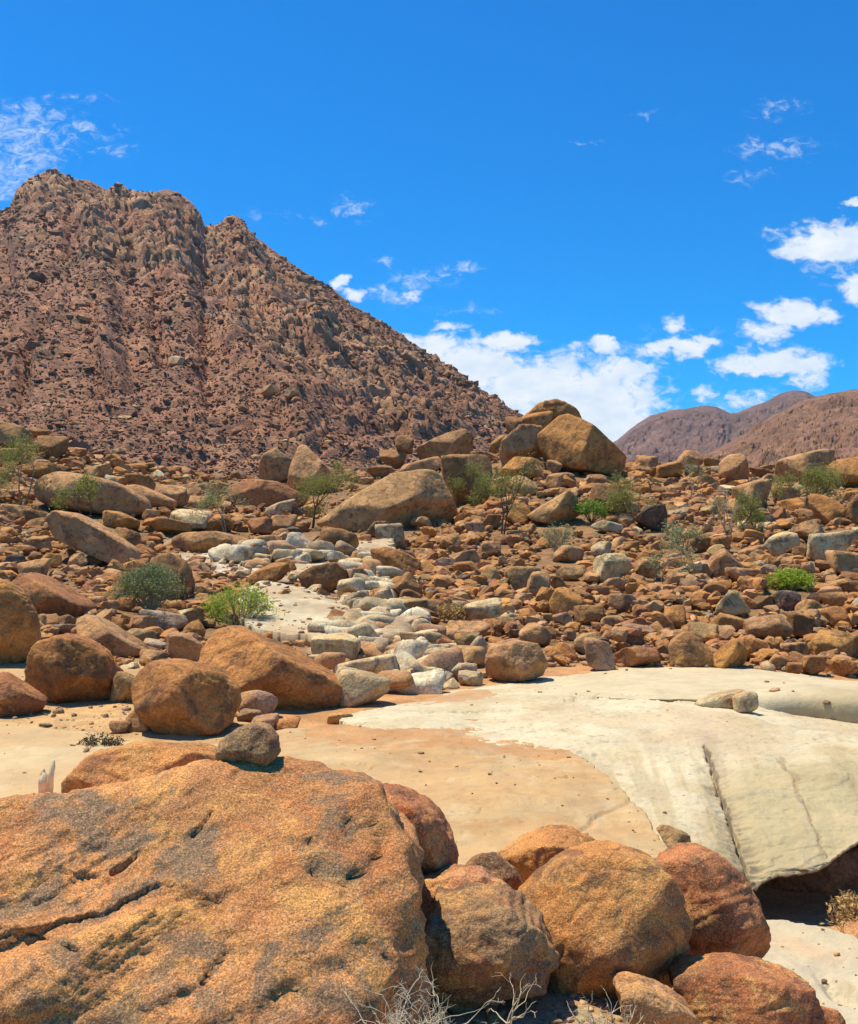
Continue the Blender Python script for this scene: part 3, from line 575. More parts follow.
B(112, 527, 143, 555, 'brown'); B(18, 509, 52, 528, 'brown'); B(-6, 504, 34, 516, 'tan'); B(21, 535, 50, 553, 'tan'); B(7, 554, 24, 571, 'dark', 'blackish cracked stone above the dark leaning slab', None)
B(19, 558, 50, 582, 'tan'); B(40, 553, 63, 568, 'rust'); B(69, 553, 89, 569, 'tan')
B(165, 531, 263, 555, 'tan', 'long low ledge-like boulder overhanging the white stream bed', 'long low ledge', out=[(165, 541), (180, 533), (215, 531), (245, 538), (260, 545), (263, 551), (240, 555), (190, 554), (168, 549)], p=9, sub=5)
B(145, 552, 192, 606, 'brown', 'brown boulder standing behind the grey-green bush', 'brown boulder behind the bush', out=[(145, 575), (152, 558), (168, 552), (186, 560), (192, 580), (188, 606), (150, 606)], p=9)
B(258, 449, 292, 484, 'tan', 'tan boulder with a dark cut face left of the pointed block', 'boulder with dark cut face', out=[(259, 465), (266, 455), (276, 449), (291, 459), (292, 478), (270, 484), (260, 484)], p=20, facets=[(.7, -1, -.1, .6)])
B(272, 473, 289, 483, 'brown')
B(287, 445, 342, 495, 'tan', 'tall pointed tan block like a tooth', 'tall pointed block', out=[(288, 488), (290, 470), (300, 447), (306, 446), (322, 462), (341, 482), (328, 492), (300, 495)], p=20, sub=5, facets=[(-.3, -1, .35, .6)])
B(227, 480, 310, 512, 'red', 'wide flat red slab with shaded front below the pointed block', 'wide flat red slab', out=[(228, 486), (250, 480), (280, 483), (309, 496), (296, 510), (265, 504), (245, 508), (230, 500)], p=22, sub=5)
B(318, 468, 460, 532, 'tan', 'huge smooth tan rock face, broadest in the middle of the slope', 'huge smooth tan rock', out=[(318, 524), (350, 500), (392, 474), (425, 469), (440, 472), (452, 492), (460, 512), (452, 524), (400, 532), (335, 532)], p=16, sub=6, rough=.03, facets=[(-.1, -1, .95, .55)])
B(366, 521, 389, 538, 'brown'); B(375, 523, 405, 551, 'pale'); B(319, 526, 359, 560, 'brown', 'round brown boulder standing in the white stream bed', 'brown stream boulder', p=9)
B(284, 532, 314, 557, 'white', 'bleached grey-white boulder in the stream bed beside the round brown one', 'bleached stream boulder'); B(264, 499, 296, 519, 'pale'); B(268, 514, 297, 533, 'tan'); B(205, 514, 234, 534, 'rust'); B(253, 535, 284, 553, 'tan')
B(371, 547, 421, 580, 'rust', 'bright orange tilted block at the right bank of the stream', 'bright orange tilted block', out=[(371, 550), (388, 547), (405, 553), (421, 562), (414, 577), (392, 580), (378, 568)], p=18, sub=5)
B(417, 429, 474, 463, 'tan', 'broad tan slab on the crest left of the boulder pile', 'broad crest slab', out=[(417, 447), (448, 433), (465, 429), (472, 438), (474, 455), (440, 463), (422, 462)], p=20, sub=5)
B(395, 435, 414, 454, 'brown', 'small dark pointed rock on the crest', None, p=20); B(379, 449, 407, 469, 'brown'); B(399, 456, 444, 476, 'tan', p=16); B(366, 464, 393, 479, 'brown')
B(440, 454, 492, 506, 'brown', 'upright dark-faced cube of rock below the crest', 'dark-faced cube', out=[(441, 458), (452, 454), (488, 455), (492, 466), (491, 495), (480, 505), (458, 506), (444, 482)], p=24, sub=5, rough=.03, facets=[(-.1, -1, -.12, .62), (.0, -.3, 1, .97)])
B(470, 452, 501, 466, 'tan'); B(489, 435, 510, 454, 'rust'); B(499, 426, 546, 468, 'tan', 'tall tan boulder forming the left shoulder of the pile', 'left shoulder boulder', p=12)
B(505, 415, 524, 444, 'brown'); B(521, 410, 552, 433, 'rust', 'rounded rust boulder tucked under the capstone', 'boulder under the capstone', p=8)
B(524, 401, 585, 428, 'rust', 'capstone of the boulder pile, rounded and shaded below', 'capstone', out=[(524, 416), (538, 404), (556, 401), (574, 410), (585, 424), (575, 428), (535, 428)], p=11, sub=5)
B(543, 400, 555, 408, 'brown', 'tiny dark stone on top of the capstone', None, Y=119, name='stone', cat='stone')
B(536, 416, 627, 477, 'rust', 'biggest boulder of the pile, two broad faces meeting at a ridge', 'biggest pile boulder', out=[(537, 436), (560, 417), (568, 416), (590, 429), (625, 456), (624, 468), (616, 476), (570, 470), (550, 460), (540, 448)], p=26, sub=6, rough=.03, facets=[(-.55, -.9, .45, .62), (.55, -1, .12, .66)])
B(519, 442, 544, 460, 'tan', p=9); B(500, 457, 547, 481, 'rust', p=9); B(546, 460, 562, 475, 'tan', p=7); B(509, 475, 538, 498, 'olive'); B(544, 473, 574, 490, 'tan')
B(527, 490, 581, 527, 'tan', 'layered plank-like slab tilted up under the pile', 'layered tilted slab', out=[(528, 515), (566, 491), (575, 496), (581, 514), (560, 527), (535, 521)], p=22, sub=5)
B(592, 483, 625, 518, 'brown', 'brown boulder in shade left of the dark-stemmed thorn tree', 'brown shaded boulder'); B(592, 520, 622, 535, 'pale'); B(578, 482, 605, 494, 'rust'); B(586, 474, 607, 485, 'brown')
B(633, 505, 668, 532, 'dark', 'dark grey-brown boulder with shaded hollow under the crest', 'dark hollowed boulder', p=9); B(654, 461, 683, 479, 'rust'); B(675, 449, 703, 471, 'tan', p=18); B(637, 454, 658, 474, 'tan')
B(718, 454, 751, 484, 'tan', 'tall egg-shaped tan boulder on the right crest', 'egg-shaped crest boulder', out=[(719, 476), (722, 462), (730, 455), (740, 454), (751, 472), (749, 482), (730, 484)], p=10)
B(733, 479, 772, 509, 'tan', 'tan boulder with shaded front between egg-shaped boulder and green thorn tree', 'shaded-front tan boulder', p=14); B(754, 464, 775, 478, 'brown'); B(759, 474, 783, 488, 'tan'); B(702, 458, 723, 474, 'rust')
B(778, 450, 834, 486, 'tan', 'wide pale domed boulder behind the widest green thorn tree', 'pale domed crest boulder', p=8, sub=5); B(827, 456, 880, 488, 'rust', 'smooth orange boulder on the crest at the right edge', 'orange right-crest boulder', p=8, sub=5)
B(811, 493, 844, 526, 'rust', p=14); B(843, 494, 880, 525, 'brown', 'brown split boulder cut off by the right edge below the crest', 'split right-edge boulder', p=16); B(770, 486, 798, 504, 'tan'); B(780, 497, 817, 516, 'rust')
B(765, 531, 798, 558, 'pale', 'olive pale boulder beside a black hollow', 'pale boulder by black hollow'); B(794, 519, 826, 546, 'tan', p=18); B(808, 530, 851, 564, 'pale', 'pale rounded boulder right of the black hollow', 'pale boulder beyond the hollow')
B(826, 550, 868, 577, 'tan', p=16); B(702, 549, 743, 579, 'tan', 'sharp-peaked tan boulder above the lime green mat', 'sharp-peaked tan boulder', out=[(702, 574), (715, 556), (724, 549), (738, 563), (743, 577), (720, 579)], p=16)
B(726, 567, 760, 585, 'tan'); B(710, 535, 731, 554, 'rust'); B(634, 559, 663, 580, 'tan'); B(689, 537, 715, 553, 'brown'); B(705, 526, 729, 537, 'brown'); B(743, 545, 764, 560, 'tan'); B(838, 580, 868, 599, 'brown')
B(51, 623, 75, 637, 'grey'); B(32, 614, 47, 632, 'tan'); B(124, 628, 156, 648, 'olive'); B(144, 608, 188, 636, 'grey', 'smooth grey boulder below the grey-green bush', 'smooth grey boulder', p=8); B(165, 608, 196, 628, 'pale')
B(141, 638, 167, 652, 'grey'); B(105, 618, 124, 633, 'rust'); B(127, 615, 157, 635, 'tan'); B(137, 649, 173, 667, 'tan'); B(165, 633, 212, 668, 'tan', 'sandy tan boulder behind the rust boulder on the sand', 'sandy tan boulder', p=8)
B(109, 671, 139, 704, 'olive'); B(127, 706, 153, 737, 'tan', 'tan stone half hidden behind the rust boulder on the sand', None, Y=18.6); B(109, 721, 131, 734, 'tan', 'small tan stone alone on the sand left of the rust boulder', None, name='stone', cat='stone')
B(235, 689, 277, 719, 'pink', 'rounded pink cobble wedged under the long leaning boulder', 'pink wedged cobble', p=7); B(237, 709, 263, 723, 'pink', name='stone'); B(252, 714, 278, 730, 'pink', name='stone'); B(276, 717, 300, 731, 'rust', name='stone'); B(327, 713, 355, 725, 'ochre', name='stone')
B(295, 562, 347, 592, 'brown', 'dark brown flat boulder on the pale stream slab', 'dark brown stream slab-top boulder', out=[(296, 575), (312, 566), (335, 562), (346, 570), (347, 586), (335, 592), (305, 590)], p=12, sub=5); B(344, 567, 368, 592, 'pink')
B(248, 562, 290, 585, 'rust', p=14); B(273, 558, 296, 576, 'rust'); B(367, 576, 387, 596, 'white'); B(377, 580, 394, 597, 'pale'); B(353, 599, 374, 620, 'white', 'white rounded cobble beside the pale stream slab', None); B(357, 590, 382, 606, 'pale')
B(391, 572, 423, 601, 'brown', 'brown angular block right of the stream cobbles', 'brown angular block', p=22); B(398, 589, 422, 606, 'brown'); B(387, 597, 427, 620, 'olive', p=20); B(367, 611, 389, 626, 'pale')
B(322, 609, 350, 632, 'brown'); B(317, 616, 346, 641, 'grey', 'round grey boulder in front of a brown one in the stream', 'round grey stream boulder', p=8); B(381, 615, 431, 638, 'grey', 'long grey flattened boulder across the stream cobbles', 'long grey flattened boulder', p=8)
B(312, 633, 361, 665, 'pale'); B(336, 653, 400, 684, 'pale', 'pale tan boulder lapping over the smooth cream one', 'pale lapping boulder', p=8, sub=5); B(329, 668, 391, 706, 'pale', 'smooth cream boulder at the end of the long leaning boulder', 'smooth cream boulder', p=6, sub=5)
B(385, 643, 423, 668, 'tan'); B(363, 635, 386, 650, 'white'); B(309, 654, 337, 671, 'pale'); B(395, 659, 414, 677, 'white'); B(395, 667, 426, 685, 'pale'); B(389, 679, 414, 691, 'grey'); B(399, 631, 441, 652, 'pale')
B(483, 638, 547, 684, 'tan', 'squat tan boulder sitting at the edge of the white slab', 'squat tan boulder at the slab', out=[(484, 660), (490, 647), (513, 639), (538, 644), (547, 665), (543, 677), (505, 684), (487, 680)], p=11, sub=6)
B(449, 646, 487, 669, 'olive'); B(444, 662, 478, 682, 'white', 'white weathered stone left of the squat tan boulder', None); B(454, 632, 485, 657, 'olive', 'olive brown angular boulder behind the squat tan boulder', None, p=18); B(444, 620, 491, 642, 'tan')
B(409, 631, 442, 651, 'pale'); B(414, 651, 453, 666, 'pale'); B(409, 665, 446, 684, 'pale'); B(464, 598, 503, 626, 'pale', p=14); B(414, 598, 443, 619, 'tan'); B(496, 612, 521, 626, 'pale'); B(518, 622, 553, 647, 'tan'); B(519, 608, 542, 626, 'rust')
B(506, 566, 542, 592, 'olive', 'flat olive boulder beside the two-toned round boulder', None); B(526, 571, 552, 599, 'tan', 'two-toned round boulder, half tan and half brown', 'two-toned round boulder', p=9); B(548, 587, 583, 615, 'rust')
B(573, 604, 603, 625, 'brown', 'dark-fronted block with a pale strip on top', 'dark-fronted block', p=24); B(573, 632, 601, 655, 'olive', p=22); B(583, 637, 615, 671, 'pink', 'crackled pinkish grey boulder at the back edge of the white slab', 'crackled boulder', p=12)
B(611, 646, 661, 669, 'red', 'long reddish boulder lying along the back edge of the slab', 'long reddish boulder', p=12, sub=5); B(453, 561, 481, 580, 'rust'); B(479, 566, 499, 590, 'olive'); B(446, 549, 481, 567, 'tan'); B(552, 545, 585, 563, 'tan')
B(594, 553, 633, 584, 'pale', 'large pale boulder in the middle of the talus', 'large pale talus boulder', p=10, sub=5); B(590, 541, 612, 558, 'pale'); B(602, 577, 631, 593, 'tan'); B(607, 593, 636, 614, 'tan')
B(666, 631, 711, 667, 'brown', 'round dark brown boulder on the sand behind the slab', 'round dark brown boulder', p=9, sub=5); B(690, 622, 729, 645, 'olive'); B(709, 638, 749, 669, 'rust', 'round orange boulder on the sand, right of the dark brown one', 'round orange boulder', p=8, sub=5)
B(745, 614, 792, 640, 'tan', 'grey-topped oval boulder over a dark gap', 'grey-topped oval boulder', p=7, sub=5); B(788, 611, 812, 640, 'brown'); B(710, 613, 745, 637, 'ochre'); B(718, 590, 748, 618, 'pale', 'pale fractured boulder with square corners', 'pale fractured boulder', p=22); B(658, 605, 686, 629, 'rust')
B(780, 642, 809, 661, 'tan'); B(807, 630, 862, 660, 'ochre', 'large ochre boulder near the right edge', 'large ochre boulder', p=9, sub=5); B(847, 629, 880, 650, 'brown'); B(799, 655, 828, 676, 'brown'); B(786, 662, 801, 676, 'rust'); B(775, 590, 801, 612, 'dark')
B(794, 599, 822, 618, 'tan'); B(836, 613, 860, 630, 'rust'); B(766, 654, 791, 669, 'tan'); B(660, 640, 672, 655, 'rust'); B(828, 655, 850, 673, 'tan'); B(600, 615, 625, 632, 'tan'); B(630, 618, 655, 635, 'pink')

# ---- slabs of bare bedrock
def catmull(a, t):
    """a (k,...) sampled at t in [0,k-1]"""
    k = len(a); i = np.clip(np.floor(t).astype(int), 0, k - 2); f = (t - i).reshape((-1,) + (1,) * (a.ndim - 1))
    p0 = a[np.clip(i - 1, 0, k - 1)]; p1 = a[i]; p2 = a[i + 1]; p3 = a[np.clip(i + 2, 0, k - 1)]
    return .5 * (2 * p1 + (p2 - p0) * f + (2 * p0 - 5 * p1 + 4 * p2 - p3) * f ** 2 + (3 * p1 - p0 - 3 * p2 + p3) * f ** 3)
SLABV = []
def slab(name, rows, nu, nv, bottom, paint, label, cat='rock slab', noise=(.03, .8, .012, 5), carve=None, mat=None, dY=0.0, jag=.09):
    a = np.array(rows, float); a[..., 2] += dY
    g = catmull(a, np.linspace(0, len(rows) - 1, nv)); g = catmull(g.transpose(1, 0, 2), np.linspace(0, len(rows[0]) - 1, nu)).transpose(1, 0, 2)
    px, py, Y = g[..., 0], g[..., 1], g[..., 2]; v = P(px, py, Y); v[..., 1] = Y
    e = np.minimum.reduce([np.linspace(0, 1, nu)[None, :] + 0 * px, np.linspace(1, 0, nu)[None, :] + 0 * px, np.linspace(0, 1, nv)[:, None] + 0 * px, np.linspace(1, 0, nv)[:, None] + 0 * px])
    jit = (fbm(v * 1.6, 5, 14, .65)) * smooth(e, .05, 0) * jag * 2
    v[..., 0] += jit; v[..., 1] += jit
    v[..., 2] += noise[0] * fbm(v * noise[1], 3, 51) + noise[2] * fbm(v * noise[3], 3, 52)
    if carve is not None: v[..., 2] += carve(px, py, v)
    zb = np.broadcast_to(bottom(px) if callable(bottom) else bottom, px.shape)
    v[..., 2] -= .018 * smooth(e, .008, 0)
    b = v.copy(); b[..., 2] = np.minimum(v[..., 2] - .02, zb)
    col = np.clip(paint(px, py, v), .01, .9)
    n = nu * nv; idx = np.arange(n).reshape(nv, nu)
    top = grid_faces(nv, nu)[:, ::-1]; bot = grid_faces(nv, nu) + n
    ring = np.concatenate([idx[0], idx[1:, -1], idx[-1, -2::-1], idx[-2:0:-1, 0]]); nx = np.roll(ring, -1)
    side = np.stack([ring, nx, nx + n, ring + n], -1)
    V = np.concatenate([v.reshape(-1, 3), b.reshape(-1, 3)]); C = np.concatenate([col.reshape(-1, 3), col.reshape(-1, 3) * np.array([.5, .38, .26])])  # underside and lower edge colours darkened, painting in the shade below the slab
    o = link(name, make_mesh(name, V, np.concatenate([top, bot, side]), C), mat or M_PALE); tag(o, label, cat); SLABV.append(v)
    return o
WHITE = np.array([.66, .565, .375]); CREAM = np.array([.57, .45, .25]); GREYT = np.array([.50, .44, .33]); TANS = np.array([.55, .345, .155]); ORS = np.array([.52, .26, .10])
CRACK = [(706, 745), (712, 765), (722, 790), (732, 820), (745, 855), (758, 900)]
CRACK2 = [(780, 757), (795, 780), (812, 815), (826, 850)]
def lerp(c, w, d): return c * (1 - w[..., None]) + d * w[..., None]
def paint_dome(px, py, v):
    n = fbm(v * 1.3, 4, 71); n2 = fbm(v * np.array([5, 5, 5.]), 3, 72)
    qx = px + 14 * n; qy = py + 7 * n2 + 5 * n
    c = np.broadcast_to(WHITE, v.shape) * (1 + .07 * n2[..., None])
    c = lerp(c, smooth(n, -.05, .35) * .6, CREAM)
    c = lerp(c, smooth(fbm(v * .8 + 40, 4, 171), .05, .3) * .5, np.array([.58, .42, .235]))
    st = fbm(np.stack([(px - (py - 700) * .35) * .09, py * .012, 0 * px], -1), 4, 173); c = lerp(c, smooth(st, .05, .4) * smooth(py, 725, 775) * .5, np.array([.40, .30, .15]))
    c = lerp(c, smooth(fbm(v * 9, 3, 175), .38, .55) * .5, np.array([.26, .21, .15]))
    c = lerp(c, smooth(qy, 735, 790) * smooth(qx, 690, 740) * .8, np.array([.45, .37, .19])); c = lerp(c, smooth(qy, 770, 850) * smooth(qx, 600, 660) * .35, np.array([.47, .39, .22]))  # tan tone that also puts the steep right face's weaker light into the colour
    c = lerp(c, smooth(np.hypot((qx - 700) / 60, (qy - 730) / 26), 1.2, .2) * .5, np.array([.60, .44, .29]))
    c = lerp(c, smooth(segdist(qx, qy, CRACK), 14, 2) * .6, np.array([.42, .32, .19]))
    c = lerp(c, smooth(segdist(px + 5 * n2, py, CRACK), 3.0, 1.0) * .8, np.array([.16, .12, .08]))
    c = lerp(c, smooth(segdist(px + 6 * n2, py, CRACK2), 4, 1.2) * .6, np.array([.30, .21, .12]))
    orange = inpoly(qx, qy, [(330, 716), (400, 702), (470, 690), (430, 712), (520, 712), (560, 716), (500, 724), (380, 724)]) & (n < .3)
    c = lerp(c, (inpoly(px + 20 * n, py + 5 * n2, [(370, 698), (440, 688), (500, 692), (470, 700), (380, 706)])) * .75, ORS)
    c = lerp(c, smooth(n2, .35, .6) * .25, np.array([.36, .33, .27]))
    return c
def carve_dome(px, py, v):
    n2 = fbm(v * 6, 3, 75)
    d = segdist(px + 3 * n2, py, CRACK); side = smooth(px - np.interp(py, [q[1] for q in CRACK], [q[0] for q in CRACK]), -28, 0)
    z = -.10 * smooth(d, 3.0, 0) - .07 * smooth(d, 26, 3) * side * smooth(py, 735, 775) * (1 + 1.0 * fbm(v * np.array([3, 14, 14.]), 3, 76))
    z -= .022 * smooth(segdist(px + 5 * n2, py, CRACK2), 2.5, 0)
    z -= .10 * smooth(segdist(px, py + 2 * n2, [(566, 700), (600, 697), (640, 697), (695, 700)]), 2.2, .4) + .05 * smooth(segdist(px, py + 2 * n2, [(430, 713), (470, 711), (520, 711)]), 1.8, .3)
    z -= .05 * smooth(py + 9 * fbm(v * .7, 3, 177) - .12 * (px - 600), 752, 760) * smooth(px, 500, 560)
    z -= .05 * smooth(np.hypot((px - 475) / 26, (py - 716) / 4), 1.2, .3) + .05 * smooth(np.hypot((px - 655) / 16, (py - 731) / 4), 1.2, .2)
    e4 = fbm(v * np.array([.5, .9, .9]) + 3, 4, 181) * 7; z += .011 * (np.floor(e4) + smooth(e4 - np.floor(e4), .88, 1.0))
    z += .012 * fbm(v * 11, 3, 183)
    z += .10 * smooth(np.hypot((px - 850) / 60, (py - 760) / 34), 1.2, .2)
    return z
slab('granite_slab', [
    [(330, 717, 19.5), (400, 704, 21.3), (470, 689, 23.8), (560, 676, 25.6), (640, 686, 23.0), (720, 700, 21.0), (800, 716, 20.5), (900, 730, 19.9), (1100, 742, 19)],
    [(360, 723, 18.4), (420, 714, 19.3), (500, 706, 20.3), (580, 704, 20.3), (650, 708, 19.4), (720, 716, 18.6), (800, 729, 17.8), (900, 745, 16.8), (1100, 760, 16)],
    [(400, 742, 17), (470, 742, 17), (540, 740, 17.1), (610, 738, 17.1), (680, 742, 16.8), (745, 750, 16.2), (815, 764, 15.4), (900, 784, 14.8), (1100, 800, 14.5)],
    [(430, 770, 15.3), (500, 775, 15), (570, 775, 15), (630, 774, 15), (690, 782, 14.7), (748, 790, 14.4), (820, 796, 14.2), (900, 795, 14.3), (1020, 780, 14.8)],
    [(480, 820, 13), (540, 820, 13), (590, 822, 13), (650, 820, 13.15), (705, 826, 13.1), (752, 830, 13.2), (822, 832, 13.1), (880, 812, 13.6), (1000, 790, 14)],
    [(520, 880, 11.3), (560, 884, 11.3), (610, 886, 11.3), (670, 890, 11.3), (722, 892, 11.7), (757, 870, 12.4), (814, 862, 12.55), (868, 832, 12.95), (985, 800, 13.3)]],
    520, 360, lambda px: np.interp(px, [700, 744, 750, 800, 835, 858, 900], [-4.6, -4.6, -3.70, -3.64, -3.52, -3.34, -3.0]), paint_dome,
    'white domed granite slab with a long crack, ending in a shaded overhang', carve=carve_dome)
LM.append((640, 740, 'white domed slab', None))
def paint_back(px, py, v):
    n = fbm(v * 1.1, 4, 91); n2 = fbm(v * 4, 3, 92)
    c = np.broadcast_to(CREAM * .4 + WHITE * .6, v.shape) * (1 + .07 * n2[..., None])
    c = lerp(c, smooth(n, .0, .4) * .4, np.array([.60, .46, .28]))
    c = lerp(c, smooth(px, 770, 840) * smooth(py, 684, 692) * .6, np.array([.40, .31, .16]))  # olive lip tone, with the shade of its steep face painted in
    return c
slab('granite_slab', [
    [(430, 694, 23.5), (500, 680, 25.8), (570, 668, 27.4), (650, 665, 27.6), (740, 668, 27.2), (800, 674, 26.2), (870, 681, 25.2), (1100, 690, 24.5)],
    [(460, 694, 23.1), (520, 684, 24.6), (580, 677, 25.2), (650, 674, 25.2), (740, 677, 24.6), (800, 681, 24), (870, 686, 23), (1100, 696, 22)],
    [(490, 694, 22.9), (540, 689, 23.4), (590, 686, 23.2), (660, 686, 22.6), (740, 686, 22.8), (800, 686, 22.6), (870, 690, 22.0), (1100, 700, 20)],
    [(520, 695, 22.4), (560, 693, 22.4), (620, 697, 21.3), (680, 697, 21.0), (738, 694, 21.2), (800, 693, 20.9), (870, 697, 20.2), (1100, 714, 18.5)],
    [(530, 697, 22.3), (570, 697, 22.2), (622, 700, 21.2), (680, 700, 20.9), (738, 708, 20.7), (800, 724, 20.75), (870, 733, 20.05), (1100, 730, 18)]],
    360, 160, -3.3, paint_back, 'cream slab with an olive shaded lip lying along the back of the white dome', dY=-.15)
def paint_tan(px, py, v):
    n = fbm(v * 1.1, 4, 101); n2 = fbm(v * 4, 3, 102)
    qx = px + 18 * n; qy = py + 8 * n2
    c = np.broadcast_to(TANS, v.shape) * (1 + .08 * n2[..., None])
    c = lerp(c, smooth(n, -.1, .35) * .6, np.array([.58, .41, .20]))
    c = lerp(c, inpoly(qx, qy, [(380, 700), (505, 716), (525, 724), (500, 736), (570, 752), (560, 762), (470, 752), (330, 742), (300, 730)]) * .85, ORS)
    c = lerp(c, smooth(n2 + .6 * n, .25, .5) * .35, np.array([.42, .34, .22]))
    sx = fbm(v * np.array([.5, 2.2, 1]), 4, 107); c = lerp(c, smooth(sx, .05, .35) * .45, np.array([.46, .25, .10])); c = lerp(c, smooth(fbm(v * 2.6, 4, 108), .25, .45) * .35, np.array([.64, .50, .30]))
    return c
slab('granite_slab', [
    [(120, 744, 17.5), (230, 737, 17.8), (320, 726, 18.8), (420, 718, 19.4), (500, 722, 19), (562, 748, 16.9)],
    [(130, 765, 15.8), (240, 755, 16), (330, 750, 16.4), (420, 746, 16.7), (510, 752, 16.3), (603, 772, 15.1)],
    [(140, 800, 13.8), (250, 790, 14), (340, 785, 14.2), (430, 785, 14.2), (530, 790, 14), (632, 797, 13.7)],
    [(150, 840, 12), (260, 835, 12.2), (350, 830, 12.3), (450, 830, 12.4), (560, 833, 12.2), (655, 830, 12.4)],
    [(150, 890, 10.6), (260, 885, 10.8), (360, 885, 10.8), (460, 885, 10.7), (580, 880, 10.7), (674, 858, 11.4)]],
    420, 240, -3.7, paint_tan, 'flat tan and orange slab behind the foreground boulders', dY=-.2, jag=.07, noise=(.08, .9, .03, 3.2),
    carve=lambda px, py, v: -.03 * smooth(np.abs(fbm(v * np.array([.35, 1.3, 1]) + 9, 3, 104)), .012, 0) - .035 * smooth(segdist(px + 8 * fbm(v * 3, 2, 105), py, [(520, 850), (575, 830), (632, 797)]), 4, 0))
LM.append((400, 800, 'flat tan slab', None))
def paint_left(px, py, v):
    n = fbm(v * 1.0, 4, 111); n2 = fbm(v * 4, 3, 112)
    c = np.broadcast_to(np.array([.60, .45, .245]), v.shape) * (1 + .08 * n2[..., None]); c = lerp(c, smooth(n, -.05, .3) * .7, OCHRE); return c
slab('granite_slab', [
    [(-500, 745, 16.9), (-200, 730, 17.8), (-40, 722, 18.6), (60, 728, 18.2), (130, 740, 17.5), (200, 748, 16.8)],
    [(-500, 775, 15), (-200, 760, 15.6), (-40, 750, 16.3), (60, 752, 16.2), (140, 757, 15.8), (225, 762, 15.4)],
    [(-500, 820, 12.8), (-200, 800, 13.4), (-40, 790, 13.9), (60, 790, 13.9), (150, 790, 13.9), (240, 795, 13.6)],
    [(-500, 900, 10), (-200, 880, 10.5), (-40, 870, 10.8), (60, 870, 10.8), (150, 870, 10.8), (250, 870, 10.8)]],
    260, 160, -3.7, paint_left, 'sand-dusted pale slab at the left edge behind the giant boulder', dY=-.05)
def paint_river(px, py, v):
    n = fbm(v * .8, 4, 121); n2 = fbm(v * 3, 3, 122)
    c = np.broadcast_to(WHITE * .9, v.shape) * (1 + .12 * n2[..., None]); c = lerp(c, smooth(n, -.05, .3) * .7, np.array([.50, .33, .17])); return lerp(c, smooth(fbm(v * 1.3, 3, 123), .1, .4) * .4, np.array([.40, .34, .24]))
slab('granite_slab', [
    [(240, 590, 44), (265, 583, 45.5), (300, 586, 45), (335, 597, 43), (356, 607, 41.5)],
    [(236, 600, 41.5), (265, 596, 42), (300, 599, 41.3), (335, 606, 40), (357, 615, 38.5)],
    [(240, 612, 38.5), (270, 612, 38.5), (305, 616, 38), (335, 622, 37), (354, 628, 36)],
    [(250, 625, 35.5), (275, 630, 34.7), (305, 636, 33.6), (335, 638, 33.4), (350, 640, 33)]],
    150, 90, -3.0, paint_river, 'sloping white and tan slab in the stream bed behind the lime bush', noise=(.22, .4, .07, 1.7), dY=-.7, jag=.15)
slab('granite_slab', [
    [(150, 556, 59), (190, 551, 61), (240, 549, 62), (300, 546, 63), (350, 544, 64), (392, 540, 66)],
    [(155, 562, 57), (195, 559, 57.5), (245, 559, 57.5), (300, 559, 57.5), (350, 558, 57.5), (392, 556, 58)],
    [(165, 568, 54.5), (205, 569, 54), (250, 570, 54), (300, 573, 52.5), (345, 575, 52), (390, 574, 52)]],
    160, 70, -1.5, paint_river, 'bleached strip of bedrock crossing the stream bed under the long low ledge', noise=(.3, .3, .10, 1.1), dY=-1.3, jag=.4)
slab('granite_slab', [
    [(118, 575, 52), (150, 562, 55), (190, 562, 55), (228, 570, 53), (245, 580, 50)],
    [(120, 590, 46), (150, 585, 47), (190, 585, 47), (228, 590, 46), (246, 598, 44)],
    [(125, 608, 40), (155, 605, 41), (190, 607, 40.5), (225, 612, 39), (240, 618, 38)]],
    120, 80, -2.2, lambda px, py, v: lerp(np.broadcast_to(ORS * .8, v.shape) * 1.0, smooth(fbm(v, 3, 131), 0, .5) * .4, np.array([.34, .17, .08])), 'bare orange bedrock patch between the grey-green bush and the stream', noise=(.45, .35, .14, 1.5), dY=-.7, mat=M_STONES, jag=.3)
def paint_low(px, py, v):
    n = fbm(v * 1.4, 4, 141); n2 = fbm(v * 6, 3, 142)
    c = np.broadcast_to(np.array([.56, .475, .32]), v.shape) * (1 + .08 * n2[..., None]); c = lerp(c, smooth(py + 40 * n, 950, 990) * .4, np.array([.50, .44, .33]))
    c = lerp(c, smooth(np.hypot((px + 20 * n - 800) / 60, (py - .35 * (px - 800) - 945) / 12), 1.2, .2) * .6, np.array([.60, .40, .24])); return c
slab('granite_slab', [
    [(640, 930, 10.2), (700, 922, 10.4), (775, 919, 10.4), (825, 927, 10.1), (880, 945, 9.6), (1000, 975, 9)],
    [(640, 950, 9.7), (700, 945, 9.8), (775, 942, 9.9), (830, 950, 9.6), (885, 968, 9.1), (1000, 1000, 8.5)],
    [(640, 985, 9.0), (700, 980, 9.1), (775, 980, 9.1), (830, 985, 8.9), (885, 1000, 8.5), (1000, 1030, 8)],
    [(640, 1060, 8.0), (700, 1060, 8.0), (775, 1060, 8.0), (830, 1060, 7.9), (885, 1070, 7.7), (1000, 1090, 7.3)]],
    220, 160, -5.0, paint_low, 'smooth pale slab in the lower right corner below the overhang', noise=(.07, 1.1, .03, 4),
    carve=lambda px, py, v: -.09 * smooth(np.hypot((px - 838) / 26, (py - .5 * (px - 838) - 986) / 14), 1.1, .3) * (1 + fbm(v * 9, 3, 144)))
near(735, 850, 900, 912, 'brown', 'brown shaded rock recessed under the slab overhang', None, out=[(735, 850), (900, 850), (900, 895), (840, 905), (790, 912), (740, 905)], Y=14.0, p=14, mat=M_BOULDER, depth=.5)
